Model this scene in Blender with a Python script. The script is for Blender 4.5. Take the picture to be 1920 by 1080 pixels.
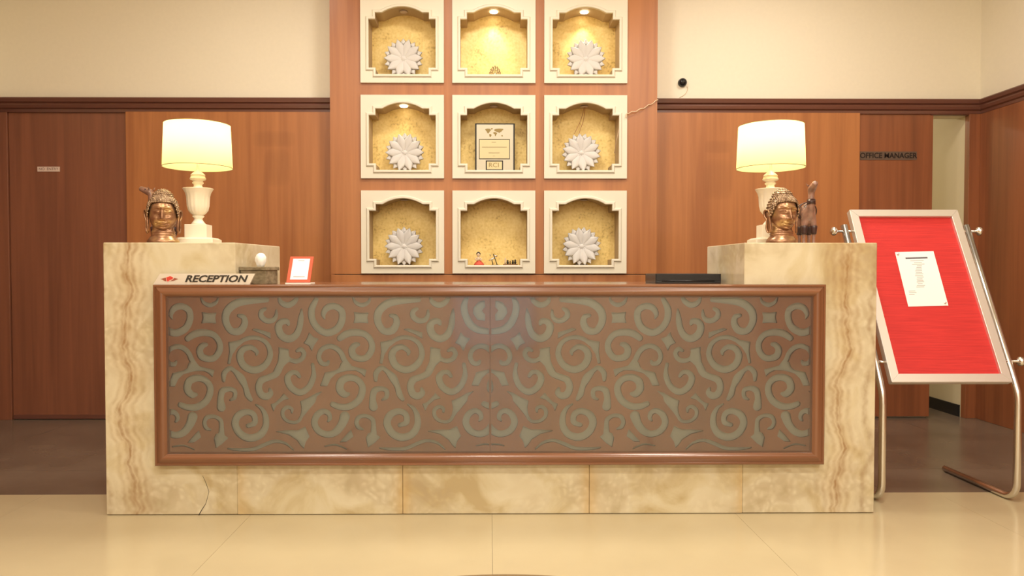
import bpy, bmesh, math, random
import numpy as np
from mathutils import Vector, Matrix, Euler
from mathutils.geometry import tessellate_polygon

for o in list(bpy.data.objects):
    bpy.data.objects.remove(o, do_unlink=True)
scene = bpy.context.scene
C = scene.collection
R = math.radians
random.seed(7)

# ------------------------------------------------------------------ camera
F = 1390.0                      # focal length in pixels of the 1920x1080 frame
CAMH = 1.066
PITCH, YAW = 1.442, 0.5         # degrees down / right
SHX = (43.0 - F * math.tan(R(YAW))) / 1920.0
cam_d = bpy.data.cameras.new('camera')
cam_d.sensor_width = 36.0
cam_d.lens = F * 36.0 / 1920.0
cam_d.shift_x = SHX
cam_d.clip_start = 0.05
cam = bpy.data.objects.new('camera', cam_d)
C.objects.link(cam)
cam.location = (0, 0, CAMH)
cam.rotation_euler = (R(90 - PITCH), 0, R(-YAW))
scene.camera = cam
CROT = Euler((R(90 - PITCH), 0, R(-YAW))).to_matrix()
CPOS = Vector((0, 0, CAMH))

def ray(px, py):
    return CROT @ Vector(((px - 960) / F + SHX * 1920 / F, (540 - py) / F, -1.0))
def at(px, py, Y):
    d = ray(px, py)
    return CPOS + d * (Y / d.y)
def hit(px, py, p0, n):
    d = ray(px, py)
    return CPOS + d * ((p0 - CPOS).dot(n) / d.dot(n))

# ------------------------------------------------------------------ light
w = bpy.data.worlds.new('world'); scene.world = w
w.use_nodes = True
w.node_tree.nodes['Background'].inputs[0].default_value = (0.88, 0.92, 1.0, 1)
w.node_tree.nodes['Background'].inputs[1].default_value = 1.1
vs = scene.view_settings
vs.view_transform = 'Standard'; vs.look = 'None'; vs.gamma = 1.0
vs.use_curve_mapping = False
vs.exposure = 0.40

def ceiling_lamp(x, y, power, size=0.5, col=(1.0, 0.92, 0.80), z=3.33):
    l = bpy.data.lights.new('ceiling_lamp', 'AREA')
    l.shape = 'DISK'; l.size = size; l.energy = power; l.color = col
    o = bpy.data.objects.new('ceiling_lamp', l); C.objects.link(o)
    o.location = (x, y, z)
    return o
for x, y, p in ((-1.6, -2.0, 38), (0.0, -2.0, 52), (1.8, -2.0, 48), (-1.8, 0.4, 18), (0.0, 0.4, 34), (2.0, 0.4, 32), (-1.3, 2.2, 17), (1.4, 2.2, 26),
                (0.0, 3.7, 26), (1.9, 4.0, 17), (-1.5, 4.0, 8)):
    ceiling_lamp(x, y, p)

# ------------------------------------------------------------------ materials
MATS = {}
def new_mat(name):
    m = bpy.data.materials.new(name); m.use_nodes = True
    nt = m.node_tree
    b = nt.nodes['Principled BSDF']
    MATS[name] = m
    return m, nt, b
def flat(name, col, rough=0.5, metal=0.0, spec=0.5, emit=None, estr=0.0, coat=0.0, alpha_noise=0.0):
    m, nt, b = new_mat(name)
    b.inputs['Base Color'].default_value = (*col, 1)
    b.inputs['Roughness'].default_value = rough
    b.inputs['Metallic'].default_value = metal
    b.inputs['Specular IOR Level'].default_value = spec
    b.inputs['Coat Weight'].default_value = coat
    if emit:
        b.inputs['Emission Color'].default_value = (*emit, 1)
        b.inputs['Emission Strength'].default_value = estr
    if alpha_noise > 0:
        n = noise(nt, 40, (1, 1, 1), 4)
        mix = ramp(nt, n, [(0.3, tuple(c * (1 - alpha_noise) for c in col)), (0.7, tuple(min(1, c * (1 + alpha_noise)) for c in col))])
        nt.links.new(mix, b.inputs['Base Color'])
    return m
def position(nt, scale=(1, 1, 1), space='world'):
    if space == 'world':
        g = nt.nodes.new('ShaderNodeNewGeometry'); out = g.outputs['Position']
    else:
        g = nt.nodes.new('ShaderNodeTexCoord'); out = g.outputs['Object']
    mp = nt.nodes.new('ShaderNodeMapping')
    mp.inputs['Scale'].default_value = scale
    nt.links.new(out, mp.inputs['Vector'])
    return mp.outputs['Vector']
def noise(nt, scale, stretch=(1, 1, 1), detail=3, dist=0.0, space='world'):
    v = position(nt, stretch, space)
    n = nt.nodes.new('ShaderNodeTexNoise')
    n.inputs['Scale'].default_value = scale
    n.inputs['Detail'].default_value = detail
    n.inputs['Distortion'].default_value = dist
    nt.links.new(v, n.inputs['Vector'])
    return n.outputs['Fac']
def ramp(nt, fac, stops):
    r = nt.nodes.new('ShaderNodeValToRGB')
    el = r.color_ramp.elements
    while len(el) < len(stops): el.new(0.5)
    for e, (p, c) in zip(el, stops):
        e.position = p; e.color = (*c, 1) if len(c) == 3 else c
    nt.links.new(fac, r.inputs['Fac'])
    return r.outputs['Color']
def math_n(nt, op, a, b=None, c=None):
    n = nt.nodes.new('ShaderNodeMath'); n.operation = op
    for i, v in enumerate((a, b, c)):
        if v is None: continue
        if isinstance(v, (int, float)): n.inputs[i].default_value = v
        else: nt.links.new(v, n.inputs[i])
    return n.outputs[0]
def mixc(nt, fac, a, b, mode='MIX'):
    n = nt.nodes.new('ShaderNodeMix'); n.data_type = 'RGBA'; n.blend_type = mode
    for i, v in ((0, fac), (6, a), (7, b)):
        if isinstance(v, (int, float)): n.inputs[i].default_value = v
        elif isinstance(v, tuple): n.inputs[i].default_value = (*v, 1)
        else: nt.links.new(v, n.inputs[i])
    return n.outputs[2]
def bump(nt, b, fac, strength, dist=0.002):
    n = nt.nodes.new('ShaderNodeBump')
    n.inputs['Strength'].default_value = strength
    n.inputs['Distance'].default_value = dist
    nt.links.new(fac, n.inputs['Height'])
    nt.links.new(n.outputs['Normal'], b.inputs['Normal'])

def wood(name, dark, light, stretch=(9, 9, 0.35), rough=0.38, scale=3.0, ghost=None, coat=0.15):
    m, nt, b = new_mat(name)
    n1 = noise(nt, scale, stretch, 5, 0.6)
    n2 = noise(nt, 1.3, (stretch[0] * 6 / 9 if stretch[0] > 1 else stretch[0], stretch[1] * 6 / 9 if stretch[1] > 1 else stretch[1], stretch[2]), 2)
    f = math_n(nt, 'MULTIPLY_ADD', n2, 0.55, math_n(nt, 'MULTIPLY', n1, 0.45))
    col = ramp(nt, f, [(0.34, dark), (0.62, light)])
    if ghost:          # faint darker ghost shapes on the veneer
        g = nt.nodes.new('ShaderNodeNewGeometry')
        sx = nt.nodes.new('ShaderNodeSeparateXYZ'); nt.links.new(g.outputs['Position'], sx.inputs[0])
        tot = None
        for (gx, gz, rx, rz) in ghost:
            dx = math_n(nt, 'DIVIDE', math_n(nt, 'SUBTRACT', sx.outputs[0], gx), rx)
            dz = math_n(nt, 'DIVIDE', math_n(nt, 'SUBTRACT', sx.outputs[2], gz), rz)
            r = math_n(nt, 'ADD', math_n(nt, 'POWER', math_n(nt, 'ABSOLUTE', dx), 4), math_n(nt, 'POWER', math_n(nt, 'ABSOLUTE', dz), 4))
            mk = math_n(nt, 'SUBTRACT', 1.0, math_n(nt, 'MINIMUM', r, 1.0))
            tot = mk if tot is None else math_n(nt, 'MAXIMUM', tot, mk)
        col = mixc(nt, math_n(nt, 'MULTIPLY', tot, 0.22), col, tuple(c * 0.55 for c in dark))
    nt.links.new(col, b.inputs['Base Color'])
    b.inputs['Roughness'].default_value = rough
    b.inputs['Coat Weight'].default_value = coat
    b.inputs['Coat Roughness'].default_value = 0.25
    bump(nt, b, n1, 0.08)
    return m

gl = at(520, 300, 5.25); gr = at(1345, 320, 5.25)
wood('panel_wood', (0.33, 0.116, 0.037), (0.46, 0.180, 0.058),
     ghost=[(gl.x, 1.78, 0.10, 0.14), (gl.x - 0.02, 1.98, 0.16, 0.06), (gr.x, 1.70, 0.11, 0.15), (gr.x, 1.93, 0.10, 0.05)])
wood('door_wood', (0.175, 0.062, 0.032), (0.255, 0.092, 0.046))
wood('rail_wood', (0.110, 0.040, 0.026), (0.15, 0.056, 0.036), stretch=(0.4, 0.4, 9), rough=0.3)
wood('side_wood', (0.19, 0.062, 0.024), (0.30, 0.10, 0.038))
wood('frame_wood_h', (0.15, 0.060, 0.027), (0.25, 0.102, 0.047), stretch=(0.4, 6, 9), rough=0.2, coat=0.5)
wood('frame_wood_v', (0.15, 0.060, 0.027), (0.25, 0.102, 0.047), rough=0.2, coat=0.5)
wood('top_wood', (0.22, 0.085, 0.036), (0.31, 0.125, 0.055), stretch=(0.5, 6, 6), rough=0.08, coat=0.6)
wood('fret_wood', (0.25, 0.098, 0.042), (0.35, 0.140, 0.060), stretch=(3, 3, 1.2), rough=0.45, coat=0.0)
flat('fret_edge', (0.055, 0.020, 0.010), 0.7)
flat('cream_paint', (0.84, 0.775, 0.63), 0.6, alpha_noise=0.012)
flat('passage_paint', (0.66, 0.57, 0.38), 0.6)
flat('ceiling_paint', (0.82, 0.76, 0.66), 0.7)
flat('skirting_black', (0.012, 0.012, 0.014), 0.3)
flat('niche_paint', (0.78, 0.73, 0.60), 0.45)
flat('niche_inside', (0.50, 0.37, 0.22), 0.6)
flat('plaster_white', (0.66, 0.64, 0.62), 0.55)
flat('alabaster', (0.86, 0.78, 0.62), 0.35)
flat('black_plastic', (0.010, 0.011, 0.014), 0.25)
flat('black_matte', (0.012, 0.010, 0.009), 0.6)
flat('sign_metal', (0.74, 0.68, 0.58), 0.35, 0.2)
flat('letter_dark', (0.035, 0.028, 0.02), 0.5)
flat('letter_black', (0.015, 0.008, 0.006), 0.4)
flat('sign_plate_brown', (0.13, 0.085, 0.06), 0.35)
flat('plate_pink_white', (0.70, 0.55, 0.47), 0.5)
flat('letter_grey', (0.16, 0.10, 0.08), 0.5)
flat('emblem_red', (0.62, 0.06, 0.04), 0.4)
flat('emblem_maroon', (0.30, 0.09, 0.05), 0.4)
flat('emblem_outline', (0.80, 0.55, 0.45), 0.4)
flat('paper', (0.86, 0.84, 0.81), 0.7)
flat('print_grey', (0.42, 0.40, 0.40), 0.7)
flat('print_dark', (0.10, 0.09, 0.11), 0.7)
flat('qr_orange', (0.55, 0.085, 0.03), 0.6)
flat('acrylic_white', (0.82, 0.78, 0.70), 0.2)
flat('steel', (0.72, 0.70, 0.67), 0.24, 1.0)
flat('steel_brushed', (0.82, 0.80, 0.77), 0.45, 0.9)
flat('tissue', (0.9, 0.88, 0.84), 0.9)
flat('plaque_gold', (0.56, 0.48, 0.28), 0.4, 0.4)
flat('plaque_silver', (0.46, 0.42, 0.33), 0.4, 0.7)
flat('map_gold', (0.27, 0.19, 0.06), 0.5, 0.2)
flat('print_faint', (0.38, 0.31, 0.17), 0.5, 0.2)
flat('wire_cream', (0.74, 0.56, 0.38), 0.6)
flat('wire_red', (0.33, 0.10, 0.04), 0.6)
flat('red_cloth', (0.62, 0.09, 0.05), 0.6)
flat('skin_light', (0.72, 0.55, 0.38), 0.5)
flat('brown_base', (0.22, 0.11, 0.04), 0.5)
flat('filigree', (0.30, 0.20, 0.09), 0.4, 0.5)
flat('stand_dark', (0.10, 0.075, 0.045), 0.5)
flat('mat_brown', (0.20, 0.13, 0.06), 0.8)
flat('downlight_off', (0.62, 0.50, 0.42), 0.4)
flat('downlight_on', (0.9, 0.85, 0.7), 0.4, emit=(1.0, 0.86, 0.60), estr=8)
flat('camel_brown', (0.26, 0.14, 0.105), 0.28, coat=0.4, alpha_noise=0.35)
flat('camel_dark', (0.05, 0.022, 0.02), 0.3)

def floor_mat(name, a, b_, rough, spec=0.5):
    m, nt, b = new_mat(name)
    n = noise(nt, 2.5, (1, 1, 1), 5)
    col = ramp(nt, n, [(0.3, a), (0.7, b_)])
    nt.links.new(col, b.inputs['Base Color'])
    b.inputs['Roughness'].default_value = rough
    b.inputs['Specular IOR Level'].default_value = spec
floor_mat('floor_beige', (0.51, 0.425, 0.26), (0.55, 0.46, 0.285), 0.16)
floor_mat('floor_brown', (0.135, 0.098, 0.070), (0.185, 0.138, 0.100), 0.25)
flat('joint_beige', (0.50, 0.36, 0.18), 0.6)
flat('joint_brown', (0.20, 0.15, 0.11), 0.6)

def onyx(name, vein):
    m, nt, b = new_mat(name)
    g = nt.nodes.new('ShaderNodeNewGeometry')
    sx = nt.nodes.new('ShaderNodeSeparateXYZ'); nt.links.new(g.outputs['Position'], sx.inputs[0])
    X, Z = sx.outputs[0], sx.outputs[2]
    # cloudy body
    n1 = noise(nt, 4.5, (1, 1, 1), 7, 0.6)
    col = ramp(nt, n1, [(0.33, (0.47, 0.37, 0.20)), (0.43, (0.59, 0.51, 0.325)), (0.52, (0.65, 0.585, 0.415)), (0.62, (0.62, 0.545, 0.375)), (0.72, (0.49, 0.415, 0.26))])
    # bubbly mottling
    v = nt.nodes.new('ShaderNodeTexVoronoi'); v.feature = 'SMOOTH_F1'
    v.inputs['Scale'].default_value = 34
    pv = position(nt, (1, 1, 1))
    dn = nt.nodes.new('ShaderNodeTexNoise'); dn.inputs['Scale'].default_value = 9
    nt.links.new(pv, dn.inputs['Vector'])
    vm = nt.nodes.new('ShaderNodeVectorMath'); vm.operation = 'MULTIPLY_ADD'
    nt.links.new(dn.outputs['Color'], vm.inputs[0]); vm.inputs[1].default_value = (0.12, 0.12, 0.12)
    nt.links.new(pv, vm.inputs[2]); nt.links.new(vm.outputs[0], v.inputs['Vector'])
    mm = ramp(nt, v.outputs['Distance'], [(0.15, (0.0, 0.0, 0.0)), (0.55, (1, 1, 1))])
    patch = ramp(nt, noise(nt, 2.2, (1, 1, 1.5), 2), [(0.45, (0, 0, 0)), (0.6, (1, 1, 1))])
    fm = math_n(nt, 'MULTIPLY', math_n(nt, 'MULTIPLY', mm, patch), 0.55)
    col = mixc(nt, fm, col, (0.42, 0.33, 0.20))
    # rusty stains along the slab joints
    if vein:
        # banded veins running down the outer side of each pillar
        wob = noise(nt, 2.0, (0.5, 0.5, 1.9), 4)
        wob2 = noise(nt, 14.0, (1, 1, 1), 3)
        ax = math_n(nt, 'ABSOLUTE', X)
        c = math_n(nt, 'ADD', ax, math_n(nt, 'MULTIPLY', math_n(nt, 'SUBTRACT', wob, 0.5), 0.24))
        c = math_n(nt, 'ADD', c, math_n(nt, 'MULTIPLY', math_n(nt, 'SUBTRACT', wob2, 0.5), 0.035))
        band = math_n(nt, 'SINE', math_n(nt, 'MULTIPLY', c, 190.0))
        band2 = math_n(nt, 'SINE', math_n(nt, 'MULTIPLY', c, 74.0))
        bs = math_n(nt, 'MAXIMUM', math_n(nt, 'MULTIPLY_ADD', band, 0.32, 0.32), math_n(nt, 'POWER', math_n(nt, 'MULTIPLY_ADD', band2, 0.5, 0.5), 9))
        # where the bands lie: a strip about 0.1 m wide around |x| = 1.53
        dist = math_n(nt, 'DIVIDE', math_n(nt, 'SUBTRACT', c, 1.545), 0.062)
        env = math_n(nt, 'POWER', 2.718, math_n(nt, 'MULTIPLY', math_n(nt, 'MULTIPLY', dist, dist), -1.0))
        dist2 = math_n(nt, 'DIVIDE', math_n(nt, 'SUBTRACT', c, 1.665), 0.014)
        env2 = math_n(nt, 'POWER', 2.718, math_n(nt, 'MULTIPLY', math_n(nt, 'MULTIPLY', dist2, dist2), -1.0))
        rough_n = ramp(nt, noise(nt, 30, (1, 1, 0.6), 3), [(0.35, (0.35, 0.35, 0.35)), (0.65, (1, 1, 1))])
        fac = math_n(nt, 'MULTIPLY', math_n(nt, 'MAXIMUM', math_n(nt, 'MULTIPLY', bs, env), math_n(nt, 'MULTIPLY', env2, 0.55)), rough_n)
        col = mixc(nt, math_n(nt, 'MINIMUM', math_n(nt, 'MULTIPLY', fac, 0.95), 0.9), col, (0.25, 0.135, 0.055))
        soft = math_n(nt, 'MULTIPLY', env, 0.22)
        col = mixc(nt, soft, col, (0.55, 0.37, 0.18))
    else:
        st = None
        for jx in JOINTS:
            d = math_n(nt, 'DIVIDE', math_n(nt, 'SUBTRACT', X, jx), 0.035)
            e = math_n(nt, 'POWER', 2.718, math_n(nt, 'MULTIPLY', math_n(nt, 'MULTIPLY', d, d), -1.0))
            st = e if st is None else math_n(nt, 'MAXIMUM', st, e)
        nn = noise(nt, 6, (1, 1, 1), 3)
        col = mixc(nt, math_n(nt, 'MULTIPLY', math_n(nt, 'MULTIPLY', st, nn), 0.75), col, (0.55, 0.33, 0.09))
    nt.links.new(col, b.inputs['Base Color'])
    b.inputs['Roughness'].default_value = 0.14
    b.inputs['Subsurface Weight'].default_value = 0.0
    return m
JOINTS = [at(448, 920, 3.2).x, at(755, 920, 3.2).x, at(1105, 920, 3.2).x, at(1394, 920, 3.2).x]
onyx('onyx_veined', True)
onyx('onyx_plain', False)

# backing sheet behind the fretwork
flat('backing_grey', (0.40, 0.44, 0.37), 0.6)

def glass_mat():
    m = bpy.data.materials.new('glass'); m.use_nodes = True; MATS['glass'] = m
    nt = m.node_tree; nt.nodes.clear()
    out = nt.nodes.new('ShaderNodeOutputMaterial')
    tr = nt.nodes.new('ShaderNodeBsdfTransparent'); tr.inputs[0].default_value = (0.93, 0.93, 0.92, 1)
    gl = nt.nodes.new('ShaderNodeBsdfGlossy'); gl.inputs['Roughness'].default_value = 0.07
    gl.inputs[0].default_value = (1, 1, 1, 1)
    df = nt.nodes.new('ShaderNodeBsdfDiffuse'); df.inputs[0].default_value = (0.50, 0.46, 0.42, 1)
    fr = nt.nodes.new('ShaderNodeFresnel'); fr.inputs[0].default_value = 1.5
    m1 = nt.nodes.new('ShaderNodeMixShader'); m1.inputs[0].default_value = 0.07      # thin grey diffuse veil over the pane
    nt.links.new(tr.outputs[0], m1.inputs[1]); nt.links.new(df.outputs[0], m1.inputs[2])
    m2 = nt.nodes.new('ShaderNodeMixShader')
    nt.links.new(fr.outputs[0], m2.inputs[0])
    nt.links.new(m1.outputs[0], m2.inputs[1]); nt.links.new(gl.outputs[0], m2.inputs[2])
    nt.links.new(m2.outputs[0], out.inputs[0])
glass_mat()

def gold_mat():
    m, nt, b = new_mat('gold_leaf')
    n = noise(nt, 60, (1, 1, 1), 6)
    n2 = noise(nt, 7, (1, 1, 1), 4)
    f = math_n(nt, 'MULTIPLY_ADD', n, 0.55, math_n(nt, 'MULTIPLY', n2, 0.45))
    col = ramp(nt, f, [(0.33, (0.52, 0.34, 0.10)), (0.43, (0.82, 0.60, 0.205)), (0.62, (0.94, 0.73, 0.30))])
    nt.links.new(col, b.inputs['Base Color'])
    b.inputs['Roughness'].default_value = 0.45; b.inputs['Metallic'].default_value = 0.1
    bump(nt, b, n, 0.25)
gold_mat()

def bronze_mat():
    m, nt, b = new_mat('bronze')
    n = noise(nt, 22, (1, 1, 1), 4, space='object')
    col = ramp(nt, n, [(0.35, (0.26, 0.13, 0.07)), (0.52, (0.40, 0.22, 0.12)), (0.68, (0.56, 0.36, 0.15))])
    nt.links.new(col, b.inputs['Base Color'])
    b.inputs['Metallic'].default_value = 0.7; b.inputs['Roughness'].default_value = 0.3
    m, nt, b = new_mat('bronze_hair')
    n = noise(nt, 60, (1, 1, 1), 3, space='object')
    col = ramp(nt, n, [(0.35, (0.22, 0.14, 0.085)), (0.65, (0.48, 0.34, 0.22))])
    nt.links.new(col, b.inputs['Base Color'])
    b.inputs['Metallic'].default_value = 0.75; b.inputs['Roughness'].default_value = 0.3
bronze_mat()

def shade_mat():
    m = bpy.data.materials.new('lampshade'); m.use_nodes = True; MATS['lampshade'] = m
    nt = m.node_tree; nt.nodes.clear()
    out = nt.nodes.new('ShaderNodeOutputMaterial')
    d = nt.nodes.new('ShaderNodeBsdfDiffuse'); d.inputs[0].default_value = (0.84, 0.78, 0.42, 1)
    t = nt.nodes.new('ShaderNodeBsdfTranslucent'); t.inputs[0].default_value = (0.88, 0.82, 0.36, 1)
    mx = nt.nodes.new('ShaderNodeMixShader'); mx.inputs[0].default_value = 0.5
    nt.links.new(d.outputs[0], mx.inputs[1]); nt.links.new(t.outputs[0], mx.inputs[2])
    nt.links.new(mx.outputs[0], out.inputs[0])
shade_mat()

def stone_box_mat():
    m, nt, b = new_mat('stone_box')
    n = noise(nt, 30, (1, 1, 2), 5)
    col = ramp(nt, n, [(0.3, (0.14, 0.11, 0.065)), (0.7, (0.33, 0.27, 0.17))])
    nt.links.new(col, b.inputs['Base Color']); b.inputs['Roughness'].default_value = 0.25
stone_box_mat()

def felt_mat():
    m, nt, b = new_mat('red_felt')
    n = noise(nt, 60, (0.12, 1, 3), 3)
    col = ramp(nt, n, [(0.3, (0.46, 0.018, 0.017)), (0.7, (0.57, 0.026, 0.023))])
    nt.links.new(col, b.inputs['Base Color']); b.inputs['Roughness'].default_value = 0.75
    bump(nt, b, n, 0.3, 0.003)
felt_mat()

# ------------------------------------------------------------------ mesh helpers
def mesh_obj(name, bm, mat, parent=None, smooth=False, recalc=True):
    if recalc: bmesh.ops.recalc_face_normals(bm, faces=bm.faces)
    me = bpy.data.meshes.new(name); bm.to_mesh(me); bm.free()
    return link_mesh(name, me, mat, parent, smooth)
def link_mesh(name, me, mat, parent=None, smooth=False):
    o = bpy.data.objects.new(name, me); C.objects.link(o)
    if mat and not me.materials: me.materials.append(MATS[mat])
    if smooth:
        for p in me.polygons: p.use_smooth = True
    if parent: o.parent = parent
    return o
def sharp(o, ang=35):
    me = o.data
    me.set_sharp_from_angle(angle=R(ang))
    return o
def thing(name, label, cat, loc=(0, 0, 0), rot=(0, 0, 0), group=None):
    o = bpy.data.objects.new(name, None); C.objects.link(o)
    o.empty_display_size = 0.05
    o.location = loc; o.rotation_euler = rot
    tag(o, label, cat, group)
    return o
def tag(o, label, cat, group=None):
    o['label'] = label; o['category'] = cat
    if group: o['group'] = group
    return o
def struct(o, label=None):
    o['kind'] = 'structure'
    if label: o['label'] = label
    return o
def add_box(bm, x0, x1, y0, y1, z0, z1, bev=0.0):
    t = bmesh.new()
    vs_ = [t.verts.new(p) for p in ((x0, y0, z0), (x1, y0, z0), (x1, y1, z0), (x0, y1, z0), (x0, y0, z1), (x1, y0, z1), (x1, y1, z1), (x0, y1, z1))]
    for f in ((0, 3, 2, 1), (4, 5, 6, 7), (0, 1, 5, 4), (1, 2, 6, 5), (2, 3, 7, 6), (3, 0, 4, 7)):
        t.faces.new([vs_[i] for i in f])
    if bev > 0:
        bmesh.ops.bevel(t, geom=list(t.edges), offset=bev, segments=2, profile=0.5, affect='EDGES')
    me = bpy.data.meshes.new('tmp'); t.to_mesh(me); t.free()
    bm.from_mesh(me); bpy.data.meshes.remove(me)
def box(name, x0, x1, y0, y1, z0, z1, mat, parent=None, bev=0.0):
    bm = bmesh.new(); add_box(bm, x0, x1, y0, y1, z0, z1, bev)
    return mesh_obj(name, bm, mat, parent)
def lathe(bm, prof, n=32, cx=0, cy=0, flute=0.0, nf=16, fl_range=None, sx=1, sy=1):
    rings = []
    for r, z in prof:
        ring = []
        for i in range(n):
            a = 2 * math.pi * i / n
            rr = r
            if flute and fl_range and fl_range[0] < z < fl_range[1]:
                rr = r * (1 - flute * abs(math.sin(a * nf / 2)))
            ring.append(bm.verts.new((cx + rr * math.cos(a) * sx, cy + rr * math.sin(a) * sy, z)))
        rings.append(ring)
    for a, b in zip(rings[:-1], rings[1:]):
        for i in range(n):
            j = (i + 1) % n
            bm.faces.new((a[i], a[j], b[j], b[i]))
    if prof[0][0] > 1e-6: bm.faces.new(list(reversed(rings[0])))
    if prof[-1][0] > 1e-6: bm.faces.new(rings[-1])
    return rings
def tube(bm, pts, rad, n=10, closed=False):
    pts = [Vector(p) for p in pts]
    rads = rad if isinstance(rad, (list, tuple)) else [rad] * len(pts)
    rings = []
    up = None
    N = len(pts)
    for i, p in enumerate(pts):
        if closed: t = pts[(i + 1) % N] - pts[i - 1]
        else: t = pts[min(i + 1, N - 1)] - pts[max(i - 1, 0)]
        t.normalize()
        if up is None:
            up = Vector((0, 0, 1)) if abs(t.z) < 0.9 else Vector((1, 0, 0))
        s = t.cross(up).normalized(); up = s.cross(t).normalized()
        rings.append([bm.verts.new(p + (s * math.cos(2 * math.pi * k / n) + up * math.sin(2 * math.pi * k / n)) * rads[i]) for k in range(n)])
    m = N if closed else N - 1
    for i in range(m):
        a, b = rings[i], rings[(i + 1) % N]
        for k in range(n):
            bm.faces.new((a[k], a[(k + 1) % n], b[(k + 1) % n], b[k]))
    if not closed:
        bm.faces.new(list(reversed(rings[0]))); bm.faces.new(rings[-1])
def catmull(pts, step=8, closed=False):
    P = [Vector(p) for p in pts]; N = len(P); out = []
    rng = range(N) if closed else range(N - 1)
    for i in rng:
        if closed: p0, p1, p2, p3 = P[i - 1], P[i], P[(i + 1) % N], P[(i + 2) % N]
        else: p0, p1, p2, p3 = P[max(i - 1, 0)], P[i], P[i + 1], P[min(i + 2, N - 1)]
        for k in range(step):
            t = k / step
            out.append(0.5 * ((2 * p1) + (p2 - p0) * t + (2 * p0 - 5 * p1 + 4 * p2 - p3) * t * t + (3 * p1 - p0 - 3 * p2 + p3) * t ** 3))
    if not closed: out.append(P[-1])
    return out
def plate(bm, loops, d0, d1, place, edge=0):
    """extruded flat shape with holes: loops of 2D points (outer first), between depths d0 and d1"""
    vl = [[Vector((p[0], p[1], 0)) for p in l] for l in loops]
    tris = tessellate_polygon(vl)
    allp = [p for l in vl for p in l]
    A = [bm.verts.new(place(p.x, p.y, d0)) for p in allp]
    B = [bm.verts.new(place(p.x, p.y, d1)) for p in allp]
    for t in tris:
        try:
            bm.faces.new([A[i] for i in t]); bm.faces.new([B[i] for i in reversed(t)])
        except ValueError: pass
    o = 0
    for l in vl:
        n = len(l)
        for i in range(n):
            a, b = o + i, o + (i + 1) % n
            bm.faces.new((A[a], A[b], B[b], B[a])).material_index = edge
        o += n
rectloop = lambda x0, x1, z0, z1: [(x0, z0), (x1, z0), (x1, z1), (x0, z1)]
def wallplace(x, z, d): return (x, d, z)            # 2D shape in the X-Z plane, depth along Y
def offset_poly(P, d):
    """mitred offset of a closed counter-clockwise polygon, d > 0 outwards"""
    n = len(P); out = []
    for i in range(n):
        p0, p1, p2 = Vector(P[i - 1]), Vector(P[i]), Vector(P[(i + 1) % n])
        e1 = (p1 - p0).normalized(); e2 = (p2 - p1).normalized()
        n1 = Vector((e1.y, -e1.x)); n2 = Vector((e2.y, -e2.x))
        b = n1 + n2
        k = b.dot(n1)
        b = b / max(k, 0.25) * d
        out.append((p1.x + b.x, p1.y + b.y))
    return out
def sweep_profile(bm, P, prof, Y, sides=None):
    """moulding round polygon P: prof = (offset outwards, height towards the camera)"""
    loops = [[bm.verts.new((p[0], Y - h, p[1])) for p in offset_poly(P, o)] for o, h in prof]
    n = len(P)
    for a, b in zip(loops[:-1], loops[1:]):
        for i in (sides if sides is not None else range(n)):
            j = (i + 1) % n
            bm.faces.new((a[i], a[j], b[j], b[i]))
    if sides is not None:
        for i in sides:
            j = (i + 1) % n
            bm.faces.new([l[i] for l in loops]); bm.faces.new([l[j] for l in reversed(loops)])
            bm.faces.new((loops[0][j], loops[0][i], loops[-1][i], loops[-1][j]))
        bmesh.ops.delete(bm, geom=[v for v in bm.verts if not v.link_faces], context='VERTS')
def text(name, body, size, place_m, mat, parent=None, extrude=0.001, shear=0.0, bold=0.0, xscale=1.0, spacing=1.0):
    cu = bpy.data.curves.new('txt', 'FONT')
    cu.body = body; cu.size = size; cu.extrude = extrude; cu.shear = shear; cu.offset = bold
    cu.align_x = 'CENTER'; cu.align_y = 'CENTER'; cu.resolution_u = 3; cu.space_character = spacing
    o = bpy.data.objects.new('txt', cu); C.objects.link(o)
    bpy.context.view_layer.update()
    me = bpy.data.meshes.new_from_object(o.evaluated_get(bpy.context.evaluated_depsgraph_get()))
    bpy.data.objects.remove(o, do_unlink=True); bpy.data.curves.remove(cu)
    me.transform(Matrix.Diagonal((xscale, 1, 1, 1)))
    me.transform(place_m)
    me.name = name
    me.materials.clear()
    return link_mesh(name, me, mat, parent)
STAND = Matrix.Rotation(R(90), 4, 'X')              # text XY plane -> XZ plane facing -Y
def copy_tree(o, parent=None):
    c = o.copy(); C.objects.link(c); c.parent = parent
    for ch in [k for k in o.children]:
        copy_tree(ch, c)
    return c

# ------------------------------------------------------------------ room shell
YB = 5.30                      # back wall
XR = at(1833, 500, YB).x       # right wall
XL = -3.49
CEIL = 3.36
YF = -3.2                      # wall behind the camera
ZRT, ZRB = at(960, 185, 5.25).z, at(960, 211, 5.25).z      # chair rail top / bottom
PX0, PX1 = at(619, 250, 5.10).x, at(1232, 250, 5.10).x     # niche panel sides
OPX0, OPX1 = at(1741, 450, YB).x, at(1806, 450, YB).x      # passage opening
OPZ = at(1775, 218, YB).z

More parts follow.
